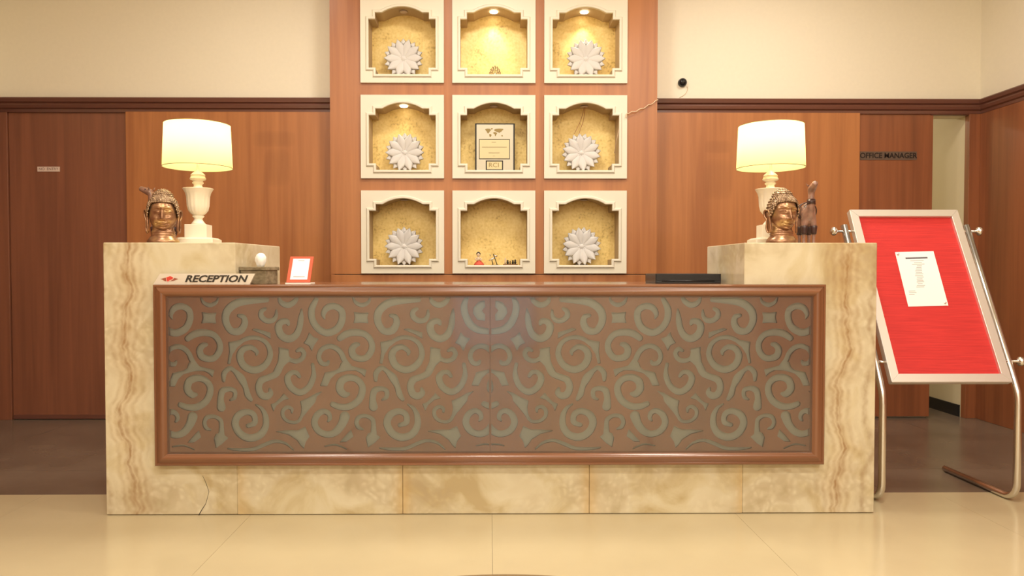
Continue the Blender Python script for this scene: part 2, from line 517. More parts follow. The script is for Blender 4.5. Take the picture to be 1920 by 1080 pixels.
YD = 3.50                      # beige floor ends, brown floor starts
fl = struct(box('floor', XL - 0.1, XR + 0.1, YF - 0.1, 8.6, -0.12, -0.012, 'joint_brown'), 'stone floor, polished beige in front and brown behind the counter')
xs = [XL, -3.16, -2.10, -1.035, 0.012, 1.075, 2.13, 3.19, XR]
ys = [YF, -1.4, -0.1, 1.2, 2.35, YD]
for i in range(len(xs) - 1):
    for j in range(len(ys) - 1):
        g = 0.0005
        box('floor_tile', xs[i] + g, xs[i + 1] - g, ys[j] + g, ys[j + 1] - g * (1 if j < 4 else 0), -0.02, 0.0, 'floor_beige', fl)
xs2 = [XL, -2.9, -1.7, -0.5, 0.7, 1.9, 2.9, XR]
ys2 = [YD, 3.92, 4.75, 5.295]
for i in range(len(xs2) - 1):
    for j in range(3):
        g = 0.001
        box('floor_tile', xs2[i] + g, xs2[i + 1] - g, ys2[j] + (g if j else 0), ys2[j + 1] - g, -0.02, 0.0, 'floor_brown', fl)
box('floor_tile', 2.4, XR, 5.295, 6.5, -0.02, 0.0, 'floor_brown', fl)
box('floor_tile', 2.4, XR, 6.502, 8.0, -0.02, 0.0, 'floor_brown', fl)

bm = bmesh.new()
add_box(bm, XL - 0.1, XR + 0.1, YB, YB + 0.1, OPZ, CEIL)
add_box(bm, XL - 0.1, OPX0, YB, YB + 0.1, 0, OPZ)
add_box(bm, OPX1 + 0.06, XR + 0.1, YB, YB + 0.1, 0, OPZ)
wall_back = struct(mesh_obj('wall_back', bm, 'cream_paint'), 'cream back wall above the timber panelling')
wall_left = struct(box('wall_left', XL - 0.1, XL, YF, YB, 0, CEIL, 'cream_paint'))
wall_right = struct(box('wall_right', XR, XR + 0.1, YF, YB, 0, CEIL, 'cream_paint'))
WX0, WX1, WZ0, WZ1 = -0.50, 0.62, 0.02, 2.15          # window behind the camera, mirrored in the glass
bm = bmesh.new()
plate(bm, [rectloop(XL - 0.1, XR + 0.1, 0, CEIL), rectloop(WX0, WX1, WZ0, WZ1)], YF - 0.1, YF, wallplace)
struct(mesh_obj('wall_front', bm, 'cream_paint'))
win = struct(box('window_1', WX0, WX1, YF - 0.055, YF - 0.05, WZ0, WZ1, 'glass'))
bm = bmesh.new()
plate(bm, [rectloop(WX0, WX1, WZ0, WZ1), rectloop(WX0 + 0.04, WX1 - 0.04, WZ0 + 0.04, WZ1 - 0.04)], YF - 0.08, YF - 0.02, wallplace)
mesh_obj('window_frame', bm, 'rail_wood', win)
struct(box('ceiling', XL - 0.1, XR + 0.1, YF - 0.1, YB + 0.1, CEIL, CEIL + 0.1, 'ceiling_paint'))

# passage behind the opening
XP = OPX1 + 0.003
bm = bmesh.new()
plate(bm, [[(YB + 0.002, 0), (8.0, 0), (8.0, 2.7), (YB + 0.1, 2.7), (YB + 0.1, OPZ - 0.001), (YB + 0.002, OPZ - 0.001)]], XP, XP + 0.056, lambda a, b, d: (d, a, b))
wp = struct(mesh_obj('wall_passage', bm, 'passage_paint'), 'cream passage wall seen through the door opening')
box('skirting', XP - 0.012, XP, YB + 0.012, 8.0, 0, 0.085, 'skirting_black', wp)
struct(box('wall_passage_end', 2.3, XP + 0.1, 8.0, 8.1, 0, 2.7, 'passage_paint'))
struct(box('wall_passage_left', 2.3, 2.4, YB + 0.1, 8.0, 0, 2.7, 'passage_paint'))
struct(box('ceiling_passage', 2.3, XP + 0.1, YB + 0.1, 8.1, 2.7, 2.8, 'ceiling_paint'))
pl = bpy.data.lights.new('passage_lamp', 'AREA'); pl.size = 0.3; pl.energy = 13; pl.color = (1, 0.9, 0.7)
po = bpy.data.objects.new('passage_lamp', pl); C.objects.link(po); po.location = (2.95, 6.9, 2.66)

# timber panelling below the rail (children of the walls)
X238, X1610 = at(238, 450, 5.24).x, at(1610, 450, 5.24).x
def board(name, x0, x1, y0, y1, z0, z1, mat, parent, bev=0.002):
    return box(name, x0, x1, y0, y1, z0, z1, mat, parent, bev)
board('wood_panel', X238, PX0 - 0.002, 5.24, YB, 0.0, ZRB, 'panel_wood', wall_back)
board('wood_panel', PX1 + 0.002, X1610, 5.24, YB, 0.0, ZRB, 'panel_wood', wall_back)
board('door_jamb', XL, at(18, 450, 5.26).x, 5.25, YB, 0.0, ZRB, 'door_wood', wall_back)
board('door_jamb', OPX1, XR, 5.25, YB, 0.0, ZRB, 'side_wood', wall_back)
board('door_head', OPX0 - 0.02, OPX1, 5.255, YB, OPZ, ZRB, 'rail_wood', wall_back)
nL = 6
yy = [YF + (5.25 - YF) * i / nL for i in range(nL + 1)]
for i in range(nL):
    board('wood_panel', XL, XL + 0.03, yy[i] + 0.0015, yy[i + 1] - 0.0015, 0, ZRB, 'side_wood', wall_left)
    board('wood_panel', XR - 0.03, XR, yy[i] + 0.0015, yy[i + 1] - 0.0015, 0, ZRB, 'side_wood', wall_right)

d1 = struct(board('door_1', at(18, 450, 5.26).x + 0.003, X238 - 0.002, 5.265, YB, 0.006, ZRB, 'door_wood', None), 'dark wooden door with a small pale nameplate')
box('door_skirting', at(18, 450, 5.26).x + 0.01, X238 - 0.004, 5.259, 5.265, 0.006, 0.035, 'rail_wood', d1)
d2 = struct(board('door_2', X1610 + 0.002, OPX0 - 0.001, 5.262, YB, 0.012, ZRB - 0.004, 'door_wood', None), 'reddish wooden door lettered OFFICE MANAGER')
d2.data.materials.clear(); d2.data.materials.append(MATS['side_wood'])

# chair rail
def rail(name, a, b, axis):
    prof = [(0.0, ZRB - 0.004), (0.030, ZRB - 0.004), (0.030, ZRB + 0.018), (0.042, ZRB + 0.026), (0.046, ZRB + 0.045), (0.040, ZRB + 0.058), (0.052, ZRB + 0.066), (0.056, ZRT - 0.008), (0.05, ZRT), (0.0, ZRT)]
    bm = bmesh.new()
    ends = []
    for e in (a, b):
        vs_ = []
        for d, z in prof:
            if axis == 'back': vs_.append(bm.verts.new((e[0] + e[1] * d, YB - 0.02 - d, z)))
            elif axis == 'left': vs_.append(bm.verts.new((XL + d, e[0] + e[1] * d, z)))
            else: vs_.append(bm.verts.new((XR - d, e[0] + e[1] * d, z)))
        ends.append(vs_)
    n = len(prof)
    for i in range(n):
        bm.faces.new((ends[0][i], ends[0][(i + 1) % n], ends[1][(i + 1) % n], ends[1][i]))
    bm.faces.new(ends[0]); bm.faces.new(list(reversed(ends[1])))
    return struct(mesh_obj(name, bm, 'rail_wood'))
rail('trim_1', (XL, 1), (PX0, 0), 'back')
rail('trim_2', (PX1, 0), (XR, -1), 'back')
rail('trim_3', (YF, 0), (YB - 0.02, -1), 'left')
rail('trim_4', (YF, 0), (YB - 0.02, -1), 'right')

# ------------------------------------------------------------------ niche panel and niches
YN = 5.10
cols = [(678, 832), (850, 1002), (1021, 1174)]
rows = [(0.5, 156), (180, 334.5), (359.5, 511)]
ZSPLIT = at(960, 509.5, YN).z - 0.01
NCX = [at((a + b) / 2, 260, YN).x for a, b in cols]
NZC = [at(925, (a + b) / 2, YN).z for a, b in rows]
NS = 0.5665                                   # outer size of each niche frame
ZB3 = NZC[2] - NS / 2
bm = bmesh.new()
holes = [rectloop(cx - 0.255, cx + 0.255, cz - 0.255, cz + 0.255) for cx in NCX for cz in NZC]
plate(bm, [rectloop(PX0, PX1, ZB3 - 0.004, CEIL - 0.002)] + holes, YN, YN + 0.02, wallplace)
npan = mesh_obj('niche_panel', bm, 'panel_wood', wall_back)
board('panel_return', PX0, PX0 + 0.02, YN + 0.021, YB, ZB3, CEIL - 0.002, 'panel_wood', npan, 0)
board('panel_return', PX1 - 0.02, PX1, YN + 0.021, YB, ZB3, CEIL - 0.002, 'panel_wood', npan, 0)
board('lower_panel', PX0, PX1, YN, YB, 0.0, ZB3 - 0.009, 'panel_wood', wall_back)

arc = []
for k in range(1, 16):
    t = k / 16
    u = 0.243 - 0.486 * t
    arc.append((u, 0.833 + 0.071 * (1 - (abs(u) / 0.243) ** 2.0)))
OUT = [(-0.317, 0.099), (0.317, 0.099), (0.317, 0.175), (0.402, 0.175), (0.402, 0.755), (0.323, 0.755), (0.323, 0.833), (0.243, 0.833)] + arc + \
      [(-0.243, 0.833), (-0.323, 0.833), (-0.323, 0.755), (-0.402, 0.755), (-0.402, 0.175), (-0.317, 0.175)]
OUT = [(u * NS, (v - 0.5) * NS) for u, v in OUT]
NDEPTH = 0.165                                # niche back lies this far behind the panel front
def make_niche():
    t = thing('wall_niche', '', 'niche')
    bm = bmesh.new()
    h = NS / 2
    plate(bm, [rectloop(-h, h, -h, h), offset_poly(OUT, 0.002)], -0.018, -0.0005, wallplace)
    mesh_obj('niche_frame', bm, 'niche_paint', t)
    bm = bmesh.new()
    sweep_profile(bm, OUT, [(0.0, -0.01), (0.0, 0.009), (0.004, 0.011), (0.013, 0.011), (0.017, 0.007), (0.020, 0.003), (0.0205, -0.003)], -0.018)
    mesh_obj('moulding', bm, 'niche_paint', t)
    bm = bmesh.new()
    lo = [[bm.verts.new((p[0], y, p[1])) for p in offset_poly(OUT, 0.003)] for y in (-0.0005, NDEPTH)]
    n = len(OUT)
    for i in range(n):
        bm.faces.new((lo[0][i], lo[0][(i + 1) % n], lo[1][(i + 1) % n], lo[1][i]))
    mesh_obj('niche_lining', bm, 'niche_inside', t)
    bm = bmesh.new()
    plate(bm, [offset_poly(OUT, 0.006)], NDEPTH, NDEPTH + 0.006, wallplace)
    mesh_obj('gold_back', bm, 'gold_leaf', t)
    # recessed downlight under the arch
    bm = bmesh.new()
    zt = OUT[15][1]
    lathe(bm, [(0.0, zt - 0.001), (0.026, zt - 0.001), (0.028, zt - 0.005), (0.022, zt - 0.008), (0.020, zt - 0.005), (0.0, zt - 0.005)], 20, 0, 0.075)
    dl = mesh_obj('downlight', bm, 'downlight_off', t, True)
    return t
niche_labels = [
    ['cream framed gold niche holding a white flower, top row beside the empty-looking lit niche, unlit', 'cream framed gold niche with a lit downlight above a tiny fan ornament', 'cream framed gold niche with a lit downlight above a white flower, top row'],
    ['cream framed gold niche with a white flower, one row above the left bottom niche, faintly lit', 'cream framed gold niche holding an award plaque', 'cream framed gold niche with thin wires hanging over a white flower'],
    ['cream framed gold niche with a white flower, bottom row, on the side of the tissue box', 'cream framed gold niche holding three tiny figurines', 'cream framed gold niche with a white flower, bottom row, on the side of the black tray']]
niche_labels[2][0] = 'cream framed gold niche with a white flower, bottom row, tissue box side'
niche_labels[2][2] = 'cream framed gold niche with a white flower, bottom row, black tray side'
niche_labels[0][0] = 'cream framed gold niche with an unlit downlight over a white flower, top row'
niche_labels[1][0] = 'cream framed gold niche with a white flower, between the top and bottom rows, no wires'
n0 = make_niche()
LIT = {(0, 1): 1.6, (0, 2): 1.3, (1, 0): 0.25}
for r in range(3):
    for c in range(3):
        n_ = n0 if (r, c) == (0, 0) else copy_tree(n0)
        n_.location = (NCX[c], YN, NZC[r])
        n_['label'] = niche_labels[r][c]; n_['group'] = 'gold niches in the panel'
        if (r, c) in LIT:
            d = [k for k in n_.children if k.name.startswith('downlight')][0]
            d.data = d.data.copy(); d.data.materials.clear(); d.data.materials.append(MATS['downlight_on'])
            sl = bpy.data.lights.new('niche_spot', 'SPOT'); sl.energy = 3.2 * LIT[(r, c)]; sl.spot_size = R(75); sl.spot_blend = 0.9
            sl.shadow_soft_size = 0.015; sl.color = (1, 0.86, 0.6)
            so = bpy.data.objects.new('niche_spot', sl); C.objects.link(so)
            so.location = (NCX[c], YN + 0.085, NZC[r] + OUT[15][1] - 0.012); so.rotation_euler = (R(12), 0, 0)
def niche_floor(r): return NZC[r] + OUT[0][1] - 0.003
def niche_xy(px, dy): return at(px, 250, YN + dy).x

# ------------------------------------------------------------------ white carved flowers
def petal_mesh(L, W, th):
    bm = bmesh.new()
    prof = [(0.0, 0.30), (0.25, 0.52), (0.45, 0.82), (0.60, 1.0), (0.76, 0.74), (0.90, 0.33), (1.0, 0.0)]
    top = []; 
    for t, wd in prof:
        l = L * t; hw = W / 2 * wd
        z = -th * (0.55 + 0.45 * math.sin(t * math.pi * 0.8))
        top.append([bm.verts.new((-hw, 0.0, l)), bm.verts.new((-hw * 0.55, z * 0.95, l)), bm.verts.new((0, z * 0.55, l)), bm.verts.new((hw * 0.55, z * 0.95, l)), bm.verts.new((hw, 0.0, l))])
    for a, b in zip(top[:-1], top[1:]):
        for k in range(4):
            bm.faces.new((a[k], a[k + 1], b[k + 1], b[k]))
        bm.faces.new((a[0], b[0], b[4], a[4]))
    bmesh.ops.remove_doubles(bm, verts=bm.verts, dist=1e-6)
    bmesh.ops.recalc_face_normals(bm, faces=bm.faces)
    me = bpy.data.meshes.new('petal'); bm.to_mesh(me); bm.free()
    me.materials.append(MATS['plaster_white'])
    for p in me.polygons: p.use_smooth = True
    return me
pm_out = petal_mesh(0.137, 0.076, 0.016)
pm_in = petal_mesh(0.135, 0.072, 0.016)
def make_flower():
    t = thing('carved_flower', '', 'ornament')
    for layer, (me, n, off, dy, tilt) in enumerate(((pm_out, 10, 0, -0.002, 4), (pm_in, 10, 18, -0.010, 6))):
        for k in range(n):
            o = bpy.data.objects.new('petal', me); C.objects.link(o); o.parent = t
            a = R(off + 360 / n * k)
            o.matrix_basis = Matrix.Translation((0, dy, 0)) @ Matrix.Rotation(a, 4, 'Y') @ Matrix.Rotation(R(tilt), 4, 'X')
    bm = bmesh.new()
    prof = [(0.034, -0.012), (0.034, 0.004), (0.024, 0.010), (0.020, 0.018), (0.012, 0.024), (0.0, 0.026)]
    lathe(bm, prof, 20)
    bmesh.ops.rotate(bm, verts=bm.verts, cent=(0, 0, 0), matrix=Matrix.Rotation(R(90), 3, 'X'))
    mesh_obj('flower_centre', bm, 'plaster_white', t, True)
    bm = bmesh.new()
    add_box(bm, -0.045, 0.045, -0.02, 0.045, -0.1345, -0.122, 0.003)
    add_box(bm, -0.035, -0.022, 0.008, 0.018, -0.124, 0.0)
    add_box(bm, 0.022, 0.035, 0.008, 0.018, -0.124, 0.0)
    mesh_obj('stand', bm, 'stand_dark', t)
    return t
fl0 = make_flower()
flw = [(0, 0, 757, 0, 'in the unlit top row niche'), (0, 2, 1098, 0, 'in the brightly lit top row niche'), (1, 0, 759, 0, 'in the middle row niche without wires'),
       (1, 2, 1090, 12, 'below two red wires, slightly turned'), (2, 0, 757, 0, 'in the bottom row niche above the tissue box side'), (2, 2, 1091, 8, 'in the bottom row niche above the black tray side')]
for i, (r, c, px, ro, lab) in enumerate(flw):
    f = fl0 if i == 0 else copy_tree(fl0)
    f.location = (niche_xy(px, 0.07), YN + 0.085, niche_floor(r) + 0.1345)
    f.rotation_euler = (0, 0, 0)
    if ro:
        for ch in f.children:
            if not ch.name.startswith('stand'):
                ch.matrix_basis = Matrix.Rotation(R(ro), 4, 'Y') @ ch.matrix_basis
    tag(f, 'white carved many-petalled flower ' + lab, 'ornament', 'white flowers in the niches')

# ------------------------------------------------------------------ award plaque
pc = niche_xy(928, 0.06); pz = niche_floor(1); PH = 0.334; PW = 0.274
pq = thing('award_plaque', 'metal award plaque with a world map on a black board', 'plaque', (pc, YN + 0.05, pz))
box('backboard', -PW / 2, PW / 2, 0, 0.012, 0, PH, 'black_matte', pq, 0.001)
box('metal_plate', -PW / 2 + 0.010, PW / 2 - 0.010, -0.002, 0, 0.006, PH - 0.008, 'plaque_silver', pq)
def pxz(cx, cy):       # crop units of the plaque view -> local x,z
    return ((cx - 592) / 490 * PW, (948 - cy) / 608 * PH)
def print_shape(name, pts, mat, parent, d0, d1):
    bm = bmesh.new(); plate(bm, [pts], d0, d1, wallplace); return mesh_obj(name, bm, mat, parent)
def rect_pts(a, b, c, d): return [pxz(a, d), pxz(c, d), pxz(c, b), pxz(a, b)]
continents = [[(470, 412), (500, 405), (530, 408), (545, 425), (530, 440), (520, 455), (508, 470), (498, 462), (488, 440), (475, 425)],
              [(540, 405), (555, 398), (568, 405), (555, 420), (545, 415)],
              [(520, 478), (535, 474), (552, 485), (545, 500), (535, 515), (526, 505)],
              [(582, 420), (600, 410), (640, 405), (690, 408), (698, 420), (680, 430), (672, 445), (655, 450), (645, 462), (632, 450), (615, 448), (600, 440), (588, 436)],
              [(570, 455), (590, 448), (612, 455), (618, 468), (606, 485), (600, 502), (592, 498), (588, 475), (572, 466)],
              [(668, 492), (685, 487), (692, 500), (678, 505)]]
for c_ in continents:
    print_shape('map_print', [pxz(*p) for p in c_], 'map_gold', pq, -0.003, -0.002)
print_shape('text_panel_border', rect_pts(396, 538, 776, 790), 'black_matte', pq, -0.0035, -0.002)
tp = print_shape('text_panel', rect_pts(403, 545, 769, 780), 'plaque_gold', pq, -0.005, -0.002)
for (a, b, c_, d) in ((550, 573, 605, 582), (432, 634, 738, 645), (512, 706, 650, 716), (566, 748, 594, 753)):
    print_shape('print_line', rect_pts(a, b, c_, d), 'print_faint', tp, -0.0056, -0.005)
print_shape('name_plate_border', rect_pts(478, 805, 693, 928), 'black_matte', pq, -0.0035, -0.002)
np_ = print_shape('name_plate', rect_pts(492, 820, 680, 916), 'plaque_gold', pq, -0.005, -0.002)
a_ = pxz(578, 866)
text('lettering', 'RCI', 0.044, Matrix.Translation((a_[0], -0.0055, a_[1])) @ STAND, 'map_gold', np_, 0.0005, xscale=1.1)

# ------------------------------------------------------------------ fan ornament and figurines
fx = niche_xy(928, 0.08); fz = niche_floor(0)
fo = thing('fan_ornament', 'tiny filigree fan-shaped ornament under the lit downlight', 'ornament', (fx, YN + 0.08, fz))
bm = bmesh.new(); lathe(bm, [(0.052, 0), (0.054, 0.004), (0.046, 0.008), (0.0, 0.009)], 24, sy=0.5)
mesh_obj('base', bm, 'filigree', fo)
for k in range(9):
    a = R(-78 + 19.5 * k); L = 0.075 + 0.008 * math.cos(2 * a)
    p0 = Vector((0.012 * math.sin(a), 0, 0.006)); p1 = Vector((L * 0.62 * math.sin(a), 0, 0.008 + L * math.cos(a)))
    bm = bmesh.new()
    tube(bm, catmull([p0, (p0 + p1) / 2 + Vector((0.006 * math.cos(a), 0, 0)), p1], 4), 0.0028, 6)
    loop = [p1 * 0.8 + Vector((0.009 * math.cos(t), 0, 0.013 * math.sin(t))) for t in [2 * math.pi * q / 10 for q in range(10)]]
    tube(bm, loop, 0.002, 5, True)
    mesh_obj('fan_rib', bm, 'filigree', fo, True)
bm = bmesh.new(); lathe(bm, [(0, 0.008), (0.014, 0.014), (0.016, 0.022), (0.010, 0.032), (0, 0.036)], 14, 0, -0.008)
mesh_obj('centre_bead', bm, 'plaque_silver', fo, True)

zf = niche_floor(2)
# seated doll
dx = niche_xy(898, 0.06)
dl = thing('seated_figurine', 'tiny seated figurine with black hair and a red skirt', 'figurine', (dx, YN + 0.065, zf))
bm = bmesh.new(); lathe(bm, [(0.034, 0), (0.036, 0.008), (0.030, 0.018), (0.020, 0.028), (0.012, 0.036), (0, 0.038)], 20, sy=0.7)
mesh_obj('skirt', bm, 'red_cloth', dl, True)
bm = bmesh.new(); lathe(bm, [(0.010, 0.034), (0.014, 0.044), (0.013, 0.054), (0.006, 0.060), (0.006, 0.064), (0.012, 0.069), (0.014, 0.078), (0.011, 0.088), (0, 0.092)], 16, -0.004)
mesh_obj('body', bm, 'skin_light', dl, True)
bm = bmesh.new(); lathe(bm, [(0.0145, 0.077), (0.0155, 0.083), (0.012, 0.091), (0.005, 0.096), (0, 0.097)], 16, -0.004, 0.003)
mesh_obj('hair', bm, 'black_matte', dl, True)
for s in (-1, 1):
    bm = bmesh.new(); tube(bm, catmull([(-0.004 + s * 0.012, 0, 0.055), (-0.004 + s * 0.022, -0.008, 0.044), (s * 0.008, -0.018, 0.038)], 4), 0.004, 8)
    mesh_obj('arm', bm, 'skin_light', dl, True)
# telescope-like ornament
tx = niche_xy(928, 0.06)
ts = thing('tripod_ornament', 'tiny black and silver tripod ornament tilted like a telescope', 'figurine', (tx, YN + 0.065, zf))
box('base', -0.026, 0.030, -0.014, 0.014, 0, 0.006, 'black_matte', ts, 0.001)
bm = bmesh.new(); tube(bm, [(0.016, 0, 0.005), (-0.012, 0, 0.082)], 0.003, 8); mesh_obj('strut', bm, 'black_matte', ts, True)
bm = bmesh.new(); tube(bm, [(-0.014, 0, 0.005), (-0.022, 0, 0.040)], 0.003, 8); mesh_obj('strut', bm, 'black_matte', ts, True)
bm = bmesh.new(); tube(bm, [(-0.042, 0, 0.036), (-0.004, 0, 0.054)], [0.004, 0.006], 10); mesh_obj('barrel', bm, 'steel_brushed', ts, True)
bm = bmesh.new(); tube(bm, [(-0.008, 0, 0.068), (0.016, 0, 0.066)], [0.005, 0.006], 10); mesh_obj('barrel', bm, 'steel', ts, True)
bm = bmesh.new(); tube(bm, [(-0.036, 0, 0.082), (-0.030, 0, 0.066)], 0.0035, 8); mesh_obj('handle', bm, 'plaque_gold', ts, True)
# miniature scene on a brown base
bx_ = niche_xy(957, 0.06)
ms = thing('miniature_group', 'tiny miniature figures on a brown wooden base', 'figurine', (bx_, YN + 0.065, zf))
box('base', -0.050, 0.050, -0.02, 0.02, 0, 0.012, 'brown_base', ms, 0.002)
for k, (x, h, m_) in enumerate(((-0.034, 0.046, 'skin_light'), (-0.018, 0.030, 'black_matte'), (0.0, 0.024, 'filigree'), (0.018, 0.030, 'black_matte'), (0.034, 0.034, 'black_matte'))):
    bm = bmesh.new(); lathe(bm, [(0.006, 0.012), (0.008, 0.012 + h * 0.3), (0.005, 0.012 + h * 0.55), (0.007, 0.012 + h * 0.75), (0, 0.012 + h)], 10, x)
    mesh_obj('miniature', bm, m_, ms, True)

# ------------------------------------------------------------------ wires, sensor, door signs
def wire(name, pts, r, mat, label):
    bm = bmesh.new(); tube(bm, catmull(pts, 6), r, 6)
    return tag(mesh_obj(name, bm, mat, None, True), label, 'wire')
pA, pB = at(1234, 187, YN - 0.01), at(1175, 213, YN - 0.025)
pts = []
for k in range(14):
    t = k / 13
    p = pA.lerp(pB, t); p.z += -0.012 * math.sin(t * math.pi) + 0.004 * math.sin(k * 1.9); p.y += 0.003 * math.sin(k * 2.7)
    pts.append(p)
wire('hanging_wire', pts + [at(1174, 221, YN - 0.026)], 0.0035, 'wire_cream', 'cream twisted wire running from the rail end to a niche frame')
wire('loose_wire', [at(1161, 240, YN - 0.012), at(1158, 255, YN - 0.005), at(1154, 275, YN + 0.05), at(1152, 287, YN + 0.1)], 0.003, 'wire_cream', 'loose cream wire end dangling inside a niche edge')
ztop = NZC[1] + OUT[15][1]
wire('lamp_wire', [Vector((NCX[2] + 0.002, YN + 0.08, ztop - 0.008)), at(1089, 225, YN + 0.09), at(1077, 251, YN + 0.088)], 0.0018, 'wire_red', 'thin red wire with longer slant hanging from a niche downlight')
wire('lamp_wire', [Vector((NCX[2] + 0.008, YN + 0.08, ztop - 0.008)), at(1094, 225, YN + 0.09), at(1085, 252, YN + 0.088)], 0.0018, 'wire_red', 'thin red wire with steeper drop hanging from a niche downlight')

sp = at(1279, 155.5, YB)
sens = thing('dome_sensor', 'small round black dome device on the cream wall', 'sensor', (sp.x, YB, sp.z))
bm = bmesh.new()
lathe(bm, [(0.031, 0.0), (0.031, 0.010), (0.029, 0.022), (0.022, 0.034), (0.012, 0.041), (0, 0.043)], 28)
bmesh.ops.rotate(bm, verts=bm.verts, cent=(0, 0, 0), matrix=Matrix.Rotation(R(90), 3, 'X'))
mesh_obj('dome', bm, 'black_plastic', sens, True)
bm = bmesh.new()
lathe(bm, [(0.009, 0.040), (0.009, 0.046), (0.006, 0.047), (0, 0.046)], 16)
bmesh.ops.rotate(bm, verts=bm.verts, cent=(0, 0, 0), matrix=Matrix.Rotation(R(90), 3, 'X'))
mesh_obj('lens', bm, 'black_matte', sens, True)
bm = bmesh.new()
tube(bm, catmull([at(1288, 162, YB) - sens.location + Vector((0, -0.003, 0)), at(1289, 168, YB) - sens.location + Vector((0, -0.003, 0)), at(1284, 177, YB) - sens.location + Vector((0, -0.003, 0)), at(1274, 183, YB) - sens.location + Vector((0, -0.003, 0))], 5), 0.0018, 6)
mesh_obj('cable', bm, 'wire_cream', sens, True)

a, b = at(70, 312.5, 5.262), at(112, 321.5, 5.262)
sg = thing('door_nameplate', 'small pale plate reading NO ENTRY on the dark door', 'sign', ((a.x + b.x) / 2, 5.265, (a.z + b.z) / 2))
pw, ph = (b.x - a.x) / 2, (a.z - b.z) / 2
box('plate', -pw, pw, -0.003, 0, -ph, ph, 'plate_pink_white', sg)
text('lettering', 'NO  ENTRY', 0.026, Matrix.Translation((0, -0.0034, 0)) @ STAND, 'letter_grey', sg, 0.0003)
a, b = at(1611, 284, 5.26), at(1724, 300, 5.26)
sg = thing('door_nameplate', 'brown strip with black letters OFFICE MANAGER on the door', 'sign', ((a.x + b.x) / 2, 5.262, (a.z + b.z) / 2))
pw, ph = (b.x - a.x) / 2, (a.z - b.z) / 2
box('plate', -pw + 0.006, pw - 0.02, -0.003, 0, -ph, ph, 'sign_plate_brown', sg)
text('lettering', 'OFFICE MANAGER', 0.053, Matrix.Translation((-0.008, -0.0045, 0)) @ STAND, 'letter_black', sg, 0.0012, bold=0.0006, xscale=0.93)

# ------------------------------------------------------------------ reception counter
YC = 3.20                                    # marble front
YFR = 3.155                                  # frame front
CX0, CX1 = at(196, 700, YC).x, at(1642, 700, YC).x
ZP = at(917, 455, YC).z                      # pillar top
ZT = at(917, 533.5, YFR).z                   # wooden top
PXL, PXR = at(441, 480, YC).x, at(1396, 480, YC).x
YPB = 3.74
cnt = thing('reception_counter', 'long onyx reception counter with carved scroll panel and raised ends', 'counter', (0, YC, 0))
def cmesh(name, bm, mat, parent=cnt, smooth=False):
    bmesh.ops.translate(bm, verts=bm.verts, vec=(0, -YC, 0))
    return mesh_obj(name, bm, mat, parent, smooth)
def prism(poly, z0, z1, bev=0.003):
    bm = bmesh.new()
    lo = [bm.verts.new((x, y, z0)) for x, y in poly]; hi = [bm.verts.new((x, y, z1)) for x, y in poly]
    n = len(poly)
    bm.faces.new(list(reversed(lo))); bm.faces.new(hi)
    for i in range(n): bm.faces.new((lo[i], lo[(i + 1) % n], hi[(i + 1) % n], hi[i]))
    if bev: bmesh.ops.bevel(bm, geom=list(bm.edges), offset=bev, segments=1, affect='EDGES')
    return bm
XIL, XIR = at(525, 480, YPB).x, at(1326, 480, YPB).x
o = cmesh('marble_pillar', prism([(CX0, YC), (PXL, YC), (XIL, YPB), (CX0, YPB)], 0.003, ZP), 'onyx_veined')
o = cmesh('marble_pillar', prism([(PXR, YC), (CX1, YC), (CX1, YPB), (XIR, YPB)], 0.003, ZP), 'onyx_veined')
jx = [PXL, at(755, 920, YC).x, at(1105, 920, YC).x, PXR]
ZFB = at(917, 873, YFR).z                    # frame bottom
for i in range(3):
    cmesh('marble_slab', prism([(jx[i] + 0.0008, YC), (jx[i + 1] - 0.0008, YC), (jx[i + 1] - 0.0008, YC + 0.03), (jx[i] + 0.0008, YC + 0.03)], 0.003, ZFB + 0.05, 0.0015), 'onyx_plain')
bm = bmesh.new(); add_box(bm, PXL + 0.001, PXR - 0.001, YC + 0.031, YC + 0.06, 0.02, ZT - 0.031); cmesh('front_board', bm, 'frame_wood_h')
cmesh('counter_top', prism([(PXL + 0.002, YC), (PXR - 0.002, YC), (XIR - 0.002, YPB), (XIR - 0.002, 3.86), (XIL + 0.002, 3.86), (XIL + 0.002, YPB)], ZT - 0.03, ZT, 0.002), 'top_wood')
bm = bmesh.new(); add_box(bm, XIL + 0.03, XIR - 0.03, YC + 0.061, YPB, 0.70, 0.72); cmesh('work_shelf', bm, 'frame_wood_h')
# hairline crack low on the onyx
bm = bmesh.new()
cr = [at(380, 892, YC), at(386, 905, YC), at(392, 922, YC), at(386, 944, YC), at(376, 960, YC), at(372, 968, YC)]
tube(bm, [(p.x, YC - 0.0002, p.z) for p in cr], [0.0006, 0.001, 0.0008, 0.001, 0.0018, 0.0022], 5)
cmesh('crack', bm, 'letter_dark')

# moulded frame, four mitred sides
fa = at(287.5, 700, YFR); fb = at(1548, 700, YFR)
FX0, FX1 = fa.x, fb.x
FP = [(FX0, ZFB), (FX1, ZFB), (FX1, ZT), (FX0, ZT)]
FPROF = [(0.0, 0.0), (0.0, 0.040), (-0.003, 0.044), (-0.009, 0.044), (-0.012, 0.039), (-0.016, 0.040), (-0.026, 0.045), (-0.036, 0.044), (-0.044, 0.038), (-0.050, 0.028), (-0.056, 0.024), (-0.056, 0.0)]
for side, nm in enumerate(('h', 'v', 'h', 'v')):
    bm = bmesh.new()
    sweep_profile(bm, FP, FPROF, YC - 0.0005, sides=[side])
    o = cmesh('frame_moulding', bm, 'frame_wood_' + nm, cnt, True); sharp(o, 40)

